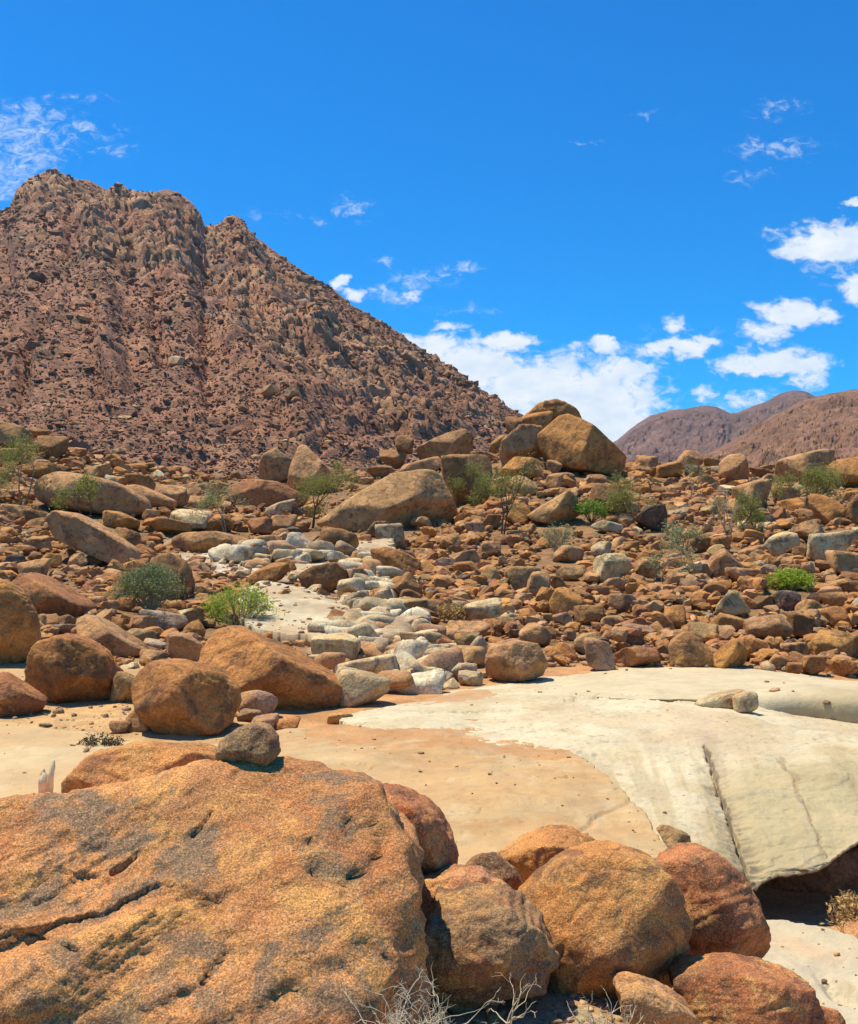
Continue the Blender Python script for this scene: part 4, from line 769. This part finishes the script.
near(656, 820, 694, 868, 'olive', 'dark rough wedge standing at the right end of the flat tan slab', None, out=[(657, 829), (664, 826), (690, 836), (694, 862), (680, 868), (672, 850)], Y=11.9, p=20, sub=5, mat=M_BOULDER, name='stone', cat='stone')
near(733, 690, 757, 713, 'pale', 'small square pale block on the slab in front of the shaded lip', None, out=[(733, 697), (745, 691), (756, 692), (757, 708), (748, 713), (735, 712)], Y=19.3, p=18, sub=4, mat=M_BOULDER, name='stone', cat='stone')
near(694, 690, 748, 712, 'pale', 'low wedge under the shaded lip of the back slab', None, out=[(694, 704), (712, 694), (745, 690), (748, 708), (735, 712), (705, 711)], Y=19.9, p=14, sub=4, mat=M_BOULDER, name='stone', cat='stone')

# ---- more boulders of the talus, still one object each
rs = np.random.default_rng(5)
def free(x0, y0, x1, y1, lst, lim=.30):
    a = (x1 - x0) * (y1 - y0)
    for (u0, v0, u1, v1) in lst:
        ix = min(x1, u1) - max(x0, u0); iy = min(y1, v1) - max(y0, v0)
        if ix > 0 and iy > 0 and ix * iy > lim * a: return False
    return True
n_hand = sum(1 for o in sc.objects if o.get('category') in ('boulder', 'stone'))
AUTO_N = 300 - sum(1 for o in sc.objects if o.get('category') == 'boulder')
k = 0; tries = 0
def crest_row(px): return float(np.interp(px, [0, 60, 130, 200, 300, 380, 430, 500, 620, 700, 858], [444, 455, 470, 486, 492, 478, 470, 470, 470, 468, 468]))
while k < AUTO_N and tries < 40000:
    tries += 1
    px = rs.uniform(-5, 863); top = crest_row(px); by = rs.uniform(top + 4, 672)
    if by > 640 and px < 250: continue
    if 330 > px and by > 600 and px > 225: continue
    big = np.interp(by, [450, 560, 670], [13, 16, 24]) * rs.choice([.75, 1, 1.35, 1.7], p=[.35, .35, .2, .1])
    w = big; h = w * rs.uniform(.5, .8); box = (px - w / 2, by - h, px + w / 2, by)
    if not free(*box, HAND, .22): continue
    rv = river_mask(np.array(px), np.array(by - h / 2))
    if rv > .45 and rs.random() < .8: col = str(rs.choice(['pale', 'white', 'pale', 'grey', 'pink']))
    elif px > 430: col = str(rs.choice(['tan', 'rust', 'brown', 'olive', 'red', 'tan', 'pale', 'pink'], p=[.26, .24, .19, .06, .12, .06, .02, .05]))
    else: col = str(rs.choice(['tan', 'rust', 'brown', 'olive', 'red', 'tan'], p=[.2, .3, .18, .06, .12, .14]))
    boulder(*box, col, seed=int(rs.integers(1, 1e6)), sub=4 if w > 16 else 3); k += 1

# ---- loose stones: far more than one could count, one mesh
def merged(name, variants, pos, size, rotz, tilt, cols, mat, label, flat=(1, 1, .7), smooth_=True):
    VV = []; FF = []; CC = []; off = 0; rv = np.random.default_rng(len(pos))
    which = rv.integers(0, len(variants), len(pos))
    for vi, (v, f) in enumerate(variants):
        s = np.where(which == vi)[0]
        if not len(s): continue
        n = len(s); c, sn = np.cos(rotz[s]), np.sin(rotz[s]); q = v[None] * size[s][:, None, :]
        ct, st = np.cos(tilt[s]), np.sin(tilt[s])
        x = q[..., 0]; y = q[..., 1] * ct[:, None] - q[..., 2] * st[:, None]; z = q[..., 1] * st[:, None] + q[..., 2] * ct[:, None]
        X = x * c[:, None] - y * sn[:, None]; Y_ = x * sn[:, None] + y * c[:, None]
        VV.append((np.stack([X, Y_, z], -1) + pos[s][:, None]).reshape(-1, 3)); m = len(v)
        FF.append((f[None] + (np.arange(n) * m)[:, None, None] + off).reshape(-1, f.shape[1])); CC.append(np.repeat(cols[s], m, 0)); off += n * m
    o = link(name, make_mesh(name, np.concatenate(VV), np.concatenate(FF), np.concatenate(CC), smooth_), mat); tag(o, label, kind='stuff'); return o
def variants(n, sub, seed):
    r = np.random.default_rng(seed); out = []
    for i in range(n):
        v, f = rock_verts(sub, r, 2.0, r.uniform(1.1, 1.7), r.uniform(1.4, 2), None, float(r.choice([16, 30, 50])), .10); out.append((v, f))
    return out
V3 = variants(14, 3, 11); V2 = variants(24, 2, 12); V1 = variants(16, 1, 13)
PLANT_AT = [(151, 612, 78), (240, 628, 80), (592, 523, 34), (791, 590, 56), (558, 556, 40), (398, 524, 30), (684, 552, 46), (825, 556, 36), (453, 622, 40), (84, 552, 24), (312, 528, 26), (502, 541, 24), (661, 579, 20), (728, 552, 20)]
def scatter_talus(n, smin, smax, seed, name, label, var, ylo=None, pxr=(-160, 1020)):
    r = np.random.default_rng(seed); px = r.uniform(*pxr, n * 3); row = r.uniform(0, 1, n * 3)
    Y = np.exp(math.log(22.5) + row ** .72 * (math.log(140) - math.log(22.5)))
    z = ground_z(px, Y); py = HY - z / Y * F; rm = river_mask(px, py)
    ok = (py < 700) & ~((px < 235) & (py > 668 - 0 * px)) & ~((px > 470) & (Y < 27.3)) & ~((px > 225) & (px < 345) & (py > 575) & (py < 640) & (r.random(n * 3) < .8)) & ~((px > 150) & (px < 390) & (py > 547) & (py < 574) & (r.random(n * 3) < .62))
    ok &= ~((px < 330) & (Y < 26 - 0 * px) & (r.random(n * 3) < .9))
    ok &= ~inpoly(px, py, [(340, 720), (350, 700), (470, 686), (560, 668), (560, 740)])
    for (bx, by_, bw) in PLANT_AT: ok &= ~((np.abs(px - bx) < bw / 2) & (py > by_ - 9) & (py < by_ + 12))
    if smax > 1.2:
        for (x0, y0, x1, y1) in HAND:
            if x1 - x0 > 22: ok &= ~((px > x0) & (px < x1) & (py > y0) & (py < y1 + .12 * (y1 - y0) + 3) & (r.random(n * 3) < .85))
    i = np.where(ok)[0][:n]; px, Y, z, py, rm = px[i], Y[i], z[i], py[i], rm[i]; n = len(i)
    clu = 1 + .75 * np.clip(fbm(np.stack([px * .018, Y * .10, 0 * px], -1), 2, 201) * 1.8, -.7, 1)
    u = r.random(n); s = clu * smin * (smax / smin) ** (u ** 1.9) * np.interp(Y, [25, 60, 120], [.72, 1.0, 1.5])
    s = np.minimum(s, np.interp(Y, [24, 40, 60, 120], [.72, .95, 1.3, 2.1]) * r.uniform(.7, 1.1, n))
    size = s[:, None] * np.stack([r.uniform(.4, .62, n), r.uniform(.35, .6, n), r.uniform(.28, .5, n)], -1)
    keys = list(PAL); P_ = np.array([PAL[q] for q in keys])
    wn = r.choice(len(keys), n, p=[.25, .26, .20, .02, .12, .01, .05, .05, 0, .03, .01]); wr = r.choice([3, 8, 5, 9, 1], n, p=[.4, .2, .15, .15, .1])
    col = P_[np.where(r.random(n) < smooth(rm, .2, .6) * .85, wr, wn)] * r.uniform(.75, 1.2, (n, 1))
    pos = np.stack([(px - CX) / F * Y, Y, z + size[:, 2] * r.uniform(-.1, 1.0, n)], -1)
    merged(name, var, pos, size, r.uniform(0, 6.28, n), r.normal(0, .4, n), np.clip(col, .02, .8), M_STONES, label, smooth_=False)
scatter_talus(12500, .40, 1.7, 21, 'rubble', 'countless fist to boulder-sized stones filling the talus slope', V3)
def river_cobbles():
    r = np.random.default_rng(77); n = 760; t = r.random(n) ** .8; P_ = np.array(RIVER, float); k = t * (len(P_) - 1); i = k.astype(int); f = (k - i)[:, None]; c = P_[i] * (1 - f) + P_[np.minimum(i + 1, len(P_) - 1)] * f
    w = np.interp(c[:, 1], [550, 580, 620, 660, 700], [10, 22, 36, 50, 56]); px = c[:, 0] + r.normal(0, .55, n) * w; py = c[:, 1] + r.normal(0, .22, n) * w
    Y = np.array([hit(a, b) for a, b in zip(px, py)]); ok = (Y > 22.5) & (Y < 75) & (py < 694) & ~((py < 640) & (py > 583) & (px < 352) & (r.random(n) < .8)) & ~((py < 572) & (r.random(n) < .6)); px, Y = px[ok], Y[ok]; n = len(px); z = ground_z(px, Y)
    s = np.clip(np.exp(r.normal(math.log(.40), .5, n)), .1, .85) * np.interp(Y, [22, 60], [.8, 1.25]); size = s[:, None] * np.stack([r.uniform(.7, 1.3, n), r.uniform(.6, 1, n), r.uniform(.45, .8, n)], -1)
    pal = np.array([PAL['pale'], PAL['white'], PAL['pink'], PAL['grey'], PAL['tan']]); col = pal[r.choice(5, n, p=[.34, .30, .12, .14, .10])] * r.uniform(.8, 1.12, (n, 1))
    merged('cobbles', VR, np.stack([(px - CX) / F * Y, Y, z + size[:, 2] * r.uniform(.2, 1.0, n)], -1), size, r.uniform(0, 6.28, n), r.normal(0, .25, n), np.clip(col, .02, .75), M_STONES, 'pale water-worn cobbles heaped along the dry stream bed')
rr_ = np.random.default_rng(9); VR = [rock_verts(3, rr_, 2.0, rr_.uniform(1.2, 1.8), rr_.uniform(1.5, 2), None, float(rr_.choice([10, 18, 30])), .08) for _ in range(12)]
river_cobbles()
scatter_talus(12000, .16, .8, 22, 'small_stones', 'small loose stones between the boulders', V2)
scatter_talus(16000, .07, .35, 23, 'gravel', 'fine gravel scattered over the slope', V1)
def near_gravel():
    r = np.random.default_rng(31); n = 900; px = r.uniform(380, 760, n); Y = r.uniform(6.2, 8.6, n); px2 = r.uniform(-20, 240, 500); Y2 = r.uniform(18.2, 24, 500); px3 = r.uniform(480, 870, 260); Y3 = r.uniform(27.0, 28.6, 260)
    px = np.concatenate([px, px2, px3]); Y = np.concatenate([Y, Y2, Y3]); n = len(px); s = np.exp(r.normal(math.log(.022), .55, n)); s[900:] *= 1.6; s[1400:] *= 3
    size = s[:, None] * r.uniform(.6, 1.2, (n, 3)) * np.array([1, 1, .6]); pos = np.stack([(px - CX) / F * Y, Y, ground_z(px, Y) + size[:, 2] * .3], -1)
    col = np.array([.5, .33, .18]) * r.uniform(.5, 1.25, (n, 1)) * (1 + .08 * r.normal(size=(n, 3)))
    merged('gravel', V2, pos, size, r.uniform(0, 6.28, n), r.normal(0, .3, n), np.clip(col, .02, .8), M_STONES, 'little pebbles on the sand and between the near boulders')
near_gravel()
def slab_grit():
    r = np.random.default_rng(61); pts = []
    for k, n in ((0, 20), (1, 30), (2, 150), (3, 200), (4, 200), (5, 240), (7, 60)):
        v = SLABV[k]; i = r.integers(3, v.shape[0] - 3, n * 3); j = r.integers(3, v.shape[1] - 3, n * 3); q = v[i, j]
        kp = fbm(q * .9, 2, 65) > -.05; pts.append(q[kp][:n])
    p = np.concatenate(pts); n = len(p); s = np.exp(r.normal(math.log(.013), .55, n)) * np.interp(p[:, 1], [10, 18, 40], [1, 1.5, 5])
    size = s[:, None] * r.uniform(.6, 1.2, (n, 3)) * np.array([1, 1, .6]); col = np.array([.42, .25, .13]) * r.uniform(.5, 1.3, (n, 1))
    merged('grit', V2, p + np.stack([0 * s, 0 * s, size[:, 2] * .3], -1), size, r.uniform(0, 6.28, n), r.normal(0, .3, n), np.clip(col, .02, .8), M_STONES, 'scattered grit and pebbles lying on the bare slabs')
slab_grit()
def mountain_rubble():
    r = np.random.default_rng(41); nr, nc = MV.shape[:2]; n = 60000
    i = (r.random(n) ** 1.5 * 452).astype(int) + 2; j = r.integers(79, nc - 60, n)
    p = MV[i, j]; py = HY - p[:, 2] / p[:, 1] * F; px = CX + F * p[:, 0] / p[:, 1]; cm = crag_mask(px, py)
    keep = r.random(n) > cm * .9; p, py, px = p[keep], py[keep], px[keep]; n = len(p)
    s = (p[:, 1] / F) * np.exp(r.normal(math.log(1.25), .62, n)); s = np.clip(s, .3, 4.2)
    size = s[:, None] * np.stack([r.uniform(.8, 1.4, n), r.uniform(.6, 1.1, n), r.uniform(.4, .9, n)], -1)
    pal = .9 * np.array([(.38, .18, .09), (.27, .12, .068), (.50, .28, .14), (.16, .08, .058), (.33, .18, .10), (.54, .35, .19)])
    col = pal[r.choice(6, n, p=[.28, .24, .14, .2, .11, .03])] * r.uniform(.8, 1.15, (n, 1))
    # slanting plates of bedrock on the crags and the right flank
    n3 = 3000; i = r.integers(2, 425, n3 * 4); j = r.integers(79, nc - 60, n3 * 4); i = np.minimum(i, 400); q = MV[i, j]; qy = HY - q[:, 2] / q[:, 1] * F; qx = CX + F * q[:, 0] / q[:, 1]
    kp = np.where(r.random(n3 * 4) < crag_mask(qx, qy) * .55 + .02)[0][:n3]; q = q[kp]; n3 = len(q)
    s3 = q[:, 1] / F * np.clip(np.exp(r.normal(math.log(2.0), .45, n3)), .6, 4); sz3 = s3[:, None] * np.stack([r.uniform(.5, 1.0, n3), r.uniform(1.4, 2.9, n3), r.uniform(.5, .9, n3)], -1)
    c3 = pal[r.choice(6, n3, p=[.3, .2, .25, .1, .1, .05])] * r.uniform(.85, 1.1, (n3, 1))
    merged('mountain_crags', V2, q, sz3, r.normal(.9, .25, n3), r.normal(.85, .2, n3), c3, M_SCREE, 'slanting plates of bare rock on the mountain crags', smooth_=False)
    merged('mountain_rubble', V1, p + np.stack([0 * s, 0 * s, size[:, 2] * .2], -1), size, r.uniform(0, 6.28, n), r.normal(0, .5, n), col, M_SCREE, 'countless reddish blocks strewn over the mountain side', smooth_=False)
mountain_rubble()

# ------------------------------------------------------------------ plants
def tubes(segs, sides=5):
    V = []; Fc = []; off = 0
    for (a, b, ra, rb) in segs:
        a = np.array(a); b = np.array(b); d = b - a; l = np.linalg.norm(d)
        if l < 1e-6: continue
        d /= l; u = np.cross(d, [0, 0, 1.0]) if abs(d[2]) < .9 else np.cross(d, [1.0, 0, 0]); u /= np.linalg.norm(u); w = np.cross(d, u)
        an = np.arange(sides) * 2 * math.pi / sides; ring = np.cos(an)[:, None] * u + np.sin(an)[:, None] * w
        V.append(a + ring * ra); V.append(b + ring * rb)
        for k in range(sides):
            k2 = (k + 1) % sides; Fc.append((off + k, off + k2, off + sides + k2, off + sides + k))
        off += 2 * sides
    return np.concatenate(V), np.array(Fc)
def grow(r, base, d, length, rad, depth, segs, tips, spread=.5, kink=.18, split=(2, 3), shrink=.72, up=.12):
    p = np.array(base, float); n = 3; d = np.array(d, float)
    for k in range(n):
        d = d + r.normal(0, kink, 3) + np.array([0, 0, up * .5]); d /= np.linalg.norm(d); q = p + d * length / n
        r2 = rad * (1 - .35 * (k + 1) / n); segs.append((p, q, rad * (1 - .35 * k / n), r2)); p = q
    if depth == 0: tips.append((p, d)); return
    tips.append((p, d)) if depth <= 1 else None
    for k in range(int(r.integers(split[0], split[1] + 1))):
        nd = d + r.normal(0, spread, 3) + np.array([0, 0, up]); nd /= np.linalg.norm(nd)
        grow(r, p, nd, length * shrink * r.uniform(.75, 1.15), rad * .62, depth - 1, segs, tips, spread, kink, split, shrink, up)
def leaves(r, tips, n, sp, sz, lo=None, hang=0.0):
    t = np.array([q[0] for q in tips]); c = t[r.integers(0, len(t), n)] + r.normal(0, sp, (n, 3)); c[:, 2] -= hang * np.abs(r.normal(0, sp, n))
    a = r.normal(size=(n, 3)); a /= np.linalg.norm(a, axis=1, keepdims=True); b = np.cross(a, r.normal(size=(n, 3))); b /= np.linalg.norm(b, axis=1, keepdims=True)
    s = sz * r.uniform(.6, 1.4, (n, 1)); a = a * s * 1.6; b = b * s * .45
    V = np.stack([c - a, c - b, c + a, c + b], 1).reshape(-1, 3); return V, np.arange(4 * n).reshape(n, 4)
M_BARK = mat_flat('dark_bark', (.10, .07, .05)); M_BARKL = mat_flat('pale_bark', (.33, .25, .17)); M_DRY = mat_flat('dry_twigs', (.50, .42, .29), vary=.3)
M_GR = mat_flat('thorn_tree_leaves', (.28, .275, .075), transl=.4); M_LIME = mat_flat('lime_leaves', (.36, .44, .05), transl=.35); M_GREY = mat_flat('grey_green_leaves', (.24, .265, .11), transl=.3)
M_BRT = mat_flat('bright_green_leaves', (.20, .31, .05), transl=.3); M_STRAW = mat_flat('straw', (.50, .33, .13), transl=.2); M_PALEG = mat_flat('pale_green_leaves', (.33, .33, .15), transl=.3)
def root(name, loc):
    o = bpy.data.objects.new(name, None); sc.collection.objects.link(o); o.location = loc; return o
def tree(px, by, hpx, wpx, label, lm, leafmat, barkmat, seed, nleaf, depth=4, Y=None, grp=None, sp=.16, lsz=.05, stems=2, trunkf=.34):
    hpx *= .92; wpx *= .85; trunkf *= .8
    r = np.random.default_rng(seed); Yb = Y or hit(px, by); Yb -= .5; h = hpx / F * Yb; w = wpx / F * Yb
    e = root('thorn_tree', ((px - CX) / F * Yb, Yb, (HY - by) / F * Yb)); tag(e, label, 'tree', grp)
    segs = []; tips = []
    for s in range(stems):
        a = r.uniform(0, 6.28); grow(r, (0, 0, -.3), (.25 * math.cos(a), .25 * math.sin(a), 1), h * trunkf + .3, max(.025, h * .015), depth, segs, tips, .42 + .35 * min(1, w / h), .10, (2, 3), .66, .05)
    allp = np.array([q[0] for q in tips]); top = np.percentile(allp[:, 2], 97); wid = np.ptp(allp[:, 0]) * .9 + 1e-3
    kz = h / top * .96; kx = min(1.6, max(.5, (w / wid)))
    f = lambda p: np.array([p[0] * kx, p[1] * kx, p[2] * kz])
    segs = [(f(a), f(b), max(ra, .012), max(rb, .010)) for a, b, ra, rb in segs]; tips = [(f(a), d) for a, d in tips]
    v, fc = tubes(segs); link('trunk', make_mesh('trunk', v, fc), barkmat, e)
    if nleaf:
        v, fc = leaves(r, tips, int(nleaf * 2.0), sp * max(h, w) * .34, lsz * .95); link('crown', make_mesh('crown', v, fc, smooth=False), leafmat, e)
    LM.append((px, by - hpx / 2, lm, e)) if lm else None
    return e
def shrub(px, by, hpx, wpx, label, lm, leafmat, barkmat, seed, nleaf, Y=None, lsz=.04, nst=26, name='shrub', cat='bush', leafy=1.0, dome=True):
    hpx *= 1.3; wpx *= 1.12
    r = np.random.default_rng(seed); Yb = (Y or hit(px, by)); Yb -= .3; h = hpx / F * Yb; w = wpx / F * Yb
    e = root(name, ((px - CX) / F * Yb, Yb, (HY - by) / F * Yb)); tag(e, label, cat)
    segs = []; tips = []
    for s in range(nst):
        a = r.uniform(0, 6.28); rr = r.uniform(.1, 1) ** .6; d = np.array([math.cos(a) * rr * w / 2, math.sin(a) * rr * w / 2 * .8, h * math.sqrt(max(.05, 1 - rr * rr * .85))]); L_ = np.linalg.norm(d)
        grow(r, (0, 0, -.05), d / L_, L_ * .62, max(.006, h * .012), 1 if nst > 12 else 2, segs, tips, .35, .12, (2, 4), .5, .02)
    v, fc = tubes(segs, 4); link('stems', make_mesh('stems', v, fc), barkmat, e)
    if nleaf:
        v, fc = leaves(r, tips, nleaf, .085 * max(w * .6, h), lsz); link('foliage', make_mesh('foliage', v, fc, smooth=False), leafmat, e)
    if lm: LM.append((px, by - hpx / 2, lm, e))
    return e
tree(22, 505, 72, 70, 'wispy green-topped thorn tree near the left edge below the crest', 'left wispy green tree', M_GR, M_BARKL, 1, 2600, sp=.2)
tree(84, 552, 84, 40, 'black-stemmed thorn tree with one small green crown before the tilted slab', 'black-stemmed thorn tree', M_GR, M_BARK, 2, 900, stems=1, sp=.12, trunkf=.42)
tree(226, 540, 62, 52, 'brownish twiggy thorn tree left of the flat red slab', 'brownish twiggy tree', M_PALEG, M_BARKL, 3, 500, sp=.2)
tree(312, 528, 68, 60, 'feathery yellow-green thorn tree below the pointed block', 'feathery yellow-green tree', M_GR, M_BARK, 4, 2600, sp=.2)
tree(377, 524, 36, 40, 'small leafless thorn tree before the huge smooth tan rock', 'small leafless tree', M_GR, M_BARKL, 5, 60)
tree(502, 541, 88, 44, 'tall slender sparse-leaved tree below the dark-faced cube', 'tall slender tree', M_GR, M_BARK, 6, 1100, stems=2, sp=.16)
tree(474, 506, 42, 44, 'green bushy thorn tree against the dark-faced cube', 'bushy tree at the cube', M_GR, M_BARK, 7, 2600, sp=.22)
tree(629, 528, 56, 40, 'dark-stemmed thorn tree with round green crown right of the shaded boulder', 'round-crowned thorn tree', M_GR, M_BARK, 8, 1900, sp=.2)
tree(661, 579, 62, 50, 'dead grey stem with thin pale shoots on the middle talus', 'dead grey stem', M_PALEG, M_BARKL, 9, 350, stems=1, trunkf=.45)
tree(728, 552, 66, 34, 'leafless upright twiggy tree on the right slope', 'leafless upright tree', M_PALEG, M_BARKL, 10, 180, stems=2)
tree(749, 538, 46, 36, 'small green thorn tree right of the leafless one', 'small green thorn tree', M_GR, M_BARK, 11, 1700, sp=.2)
tree(813, 523, 60, 66, 'widest green thorn tree, spreading before the pale domed boulder', 'widest green thorn tree', M_GR, M_BARK, 12, 3800, stems=3, sp=.2)
tree(774, 468, 22, 16, 'tiny bare tree standing on the right crest', None, M_PALEG, M_BARKL, 13, 60)
tree(690, 502, 44, 30, 'thin sparse tree below the crest between two thorn trees', None, M_GR, M_BARKL, 14, 300)
shrub(151, 612, 38, 68, 'dense rounded grey-green bush with white twigs in front of the brown boulder', 'grey-green bush', M_GREY, M_DRY, 20, 9000, lsz=.035, nst=60)
shrub(240, 628, 34, 70, 'airy lime green bush on the bank of the stream bed', 'airy lime bush', M_LIME, M_BARKL, 21, 3600, lsz=.035, nst=44)
shrub(592, 523, 20, 30, 'small bright green shrub under the brown shaded boulder', 'small bright shrub', M_BRT, M_BARK, 22, 1300, lsz=.07)
shrub(791, 590, 15, 50, 'low lime green mat-like bush on the right talus', 'lime green mat', M_LIME, M_BARKL, 23, 5200, lsz=.045, nst=60)
shrub(558, 556, 26, 40, 'faint pale grey-green shrub on the talus below the layered slab', 'faint grey-green shrub', M_PALEG, M_BARKL, 24, 700, lsz=.05)
shrub(398, 524, 16, 30, 'bluish green shrub at the right foot of the huge smooth rock', None, M_GREY, M_BARK, 25, 900, lsz=.06)
shrub(684, 552, 22, 46, 'yellowish green grassy clump behind the dead grey stem', 'grassy clump', M_PALEG, M_BARKL, 26, 1100, lsz=.06)
shrub(212, 512, 14, 30, 'pale green shrub beside the brownish twiggy tree', None, M_BRT, M_BARKL, 27, 500, lsz=.06)
shrub(825, 556, 18, 40, 'faint green sprig bush on the pale boulder beyond the hollow', None, M_PALEG, M_BARKL, 28, 500, lsz=.05)
shrub(453, 622, 14, 38, 'dry orange straw tuft beside the stream cobbles', 'dry straw tuft', M_STRAW, M_STRAW, 29, 1600, lsz=.05, name='grass_tuft', cat='dry grass')
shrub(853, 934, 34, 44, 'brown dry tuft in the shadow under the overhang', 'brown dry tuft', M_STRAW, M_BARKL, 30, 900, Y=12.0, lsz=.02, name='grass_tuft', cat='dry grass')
shrub(100, 746, 10, 44, 'low dark brown weed clump on the sand behind the rough orange rock', None, mat_flat('withered_weed', (.13, .09, .04)), M_BARK, 31, 700, Y=17.1, lsz=.02, nst=20, name='weed', cat='weed')
# dry white twigs at the bottom edge
def dry(px, by, hpx, wpx, Y, seed, label, nst, depth=3, rad=.006):
    r = np.random.default_rng(seed); h = hpx / F * Y; w = wpx / F * Y
    e = root('dry_shrub', ((px - CX) / F * Y, Y, (HY - by) / F * Y)); tag(e, label, 'dry shrub')
    segs = []; tips = []
    for s in range(nst):
        d = np.array([r.uniform(-1, 1) * w / 2, r.uniform(-.5, .4) * w / 2, h * r.uniform(.35, 1)]); L_ = np.linalg.norm(d)
        q_ = .2 if nst > 10 else .02
        grow(r, (r.uniform(-q_, q_) * w, r.uniform(-.1, .1) * q_ * 4, -.04), d / L_, L_ * .5, rad * r.uniform(.7, 1.3), depth, segs, tips, .5, .25, (1, 3), .62, .02)
    v, fc = tubes(segs, 5); link('twigs', make_mesh('twigs', v, fc), M_DRY, e)
    return e
dry(412, 1092, 132, 130, 5.1, 51, 'bleached tangle of dry twigs at the foot of the giant boulder', 44, 4, .006)
dry(500, 1050, 118, 80, 6.2, 52, 'two tall bleached sprigs in front of the dark overhanging boulder', 3, 3, .006)
dry(612, 1050, 72, 74, 6.3, 53, 'dry white twigs before the large rounded orange boulder', 26, 3, .006)
dry(358, 1100, 130, 60, 5.0, 54, 'thin pale twigs standing against the face of the giant boulder', 5, 2, .005)
def stump():
    e = root('broken_branch', P(np.array(44.), np.array(792.), np.array(7.15)))
    tag(e, 'split pale wooden stake stuck up behind the giant boulder, left side', 'stake')
    r = np.random.default_rng(3)
    for k, (dx, lean, h, wd) in enumerate(((-.01, .012, .17, .034), (.032, .03, .235, .020))):
        n = 12; V = []; 
        for i in range(n + 1):
            t = i / n; c = np.array([dx + lean * t, .01 * math.sin(7 * t), h * t - .04]); wq = wd * (1 - .2 * t) * (1 if i < n else .75)
            for a in range(7):
                an = a * 2 * math.pi / 7; V.append(c + np.array([math.cos(an) * wq * (1 + .15 * math.sin(a * 5 + k)), math.sin(an) * wq * .55, (r.uniform(-.03, .04) if i == n else 0)]))
        V = np.array(V); Fc = []
        for i in range(n):
            for a in range(7): Fc.append((i * 7 + a, i * 7 + (a + 1) % 7, (i + 1) * 7 + (a + 1) % 7, (i + 1) * 7 + a))
        Fc += [(n * 7, n * 7 + 1, n * 7 + 2, n * 7 + 3), (n * 7, n * 7 + 3, n * 7 + 4, n * 7 + 5), (n * 7, n * 7 + 5, n * 7 + 6, n * 7 + 6 - 0)][:2]
        link('splinter', make_mesh('splinter', V, np.array(Fc), smooth=False), M_WOOD, e)
M_WOOD = mat_flat('weathered_wood', (.80, .66, .38), vary=.1, nscale=30)
stump()

# ------------------------------------------------------------------ descriptions for the boulders placed without one
def describe():
    used = {}
    ordw = ['', 'second', 'third', 'fourth', 'fifth', 'sixth', 'seventh', 'eighth', 'ninth', 'tenth', 'eleventh', 'twelfth']
    items = []
    for (o, cx, cy, w, cw, shape) in CAND:
        best = min(LM, key=lambda q: math.hypot(q[0] - cx, (q[1] - cy) * 1.4) if q[2] else 1e9)
        dx = cx - best[0]; dy = (cy - best[1]) * 1.4; ang = math.degrees(math.atan2(-dy, dx)) % 360
        dr = ['right of', 'above and right of', 'directly above', 'above and left of', 'left of', 'below and left of', 'directly below', 'below and right of'][int((ang + 22.5) // 45) % 8]
        items.append((math.hypot(dx, dy), o, w, cw, shape, dr, best[2]))
    items.sort(key=lambda q: q[0])
    for (d, o, w, cw, shape, dr, ph) in items:
        sz = 'large' if w > 38 else 'small' if w < 19 else 'mid-sized'
        key = (cw, dr, ph); k = used.get(key, 0); used[key] = k + 1
        noun = 'stone' if o.name.startswith('stone') else 'boulder'
        o['category'] = noun
        if k == 0: o['label'] = f'{sz} {shape} {cw} {noun} {dr} the {ph}'
        else: o['label'] = f'{cw} {noun}, {ordw[k]} one {dr} the {ph}'
        o['group'] = 'boulders and stones of the talus and stream bed'
describe()
for (x, y, ph, o) in LM:
    if o is not None and o.get('category') == 'boulder' and 'group' not in o: o['group'] = 'boulders and stones of the talus and stream bed'
for o in sc.objects:
    if o.get('category') in ('boulder', 'stone') and 'group' not in o: o['group'] = 'boulders and stones of the talus and stream bed'
    if o.get('category') == 'tree': o['group'] = 'thorn trees on the talus'
    if o.get('category') == 'rock slab': o['group'] = 'bare bedrock slabs'
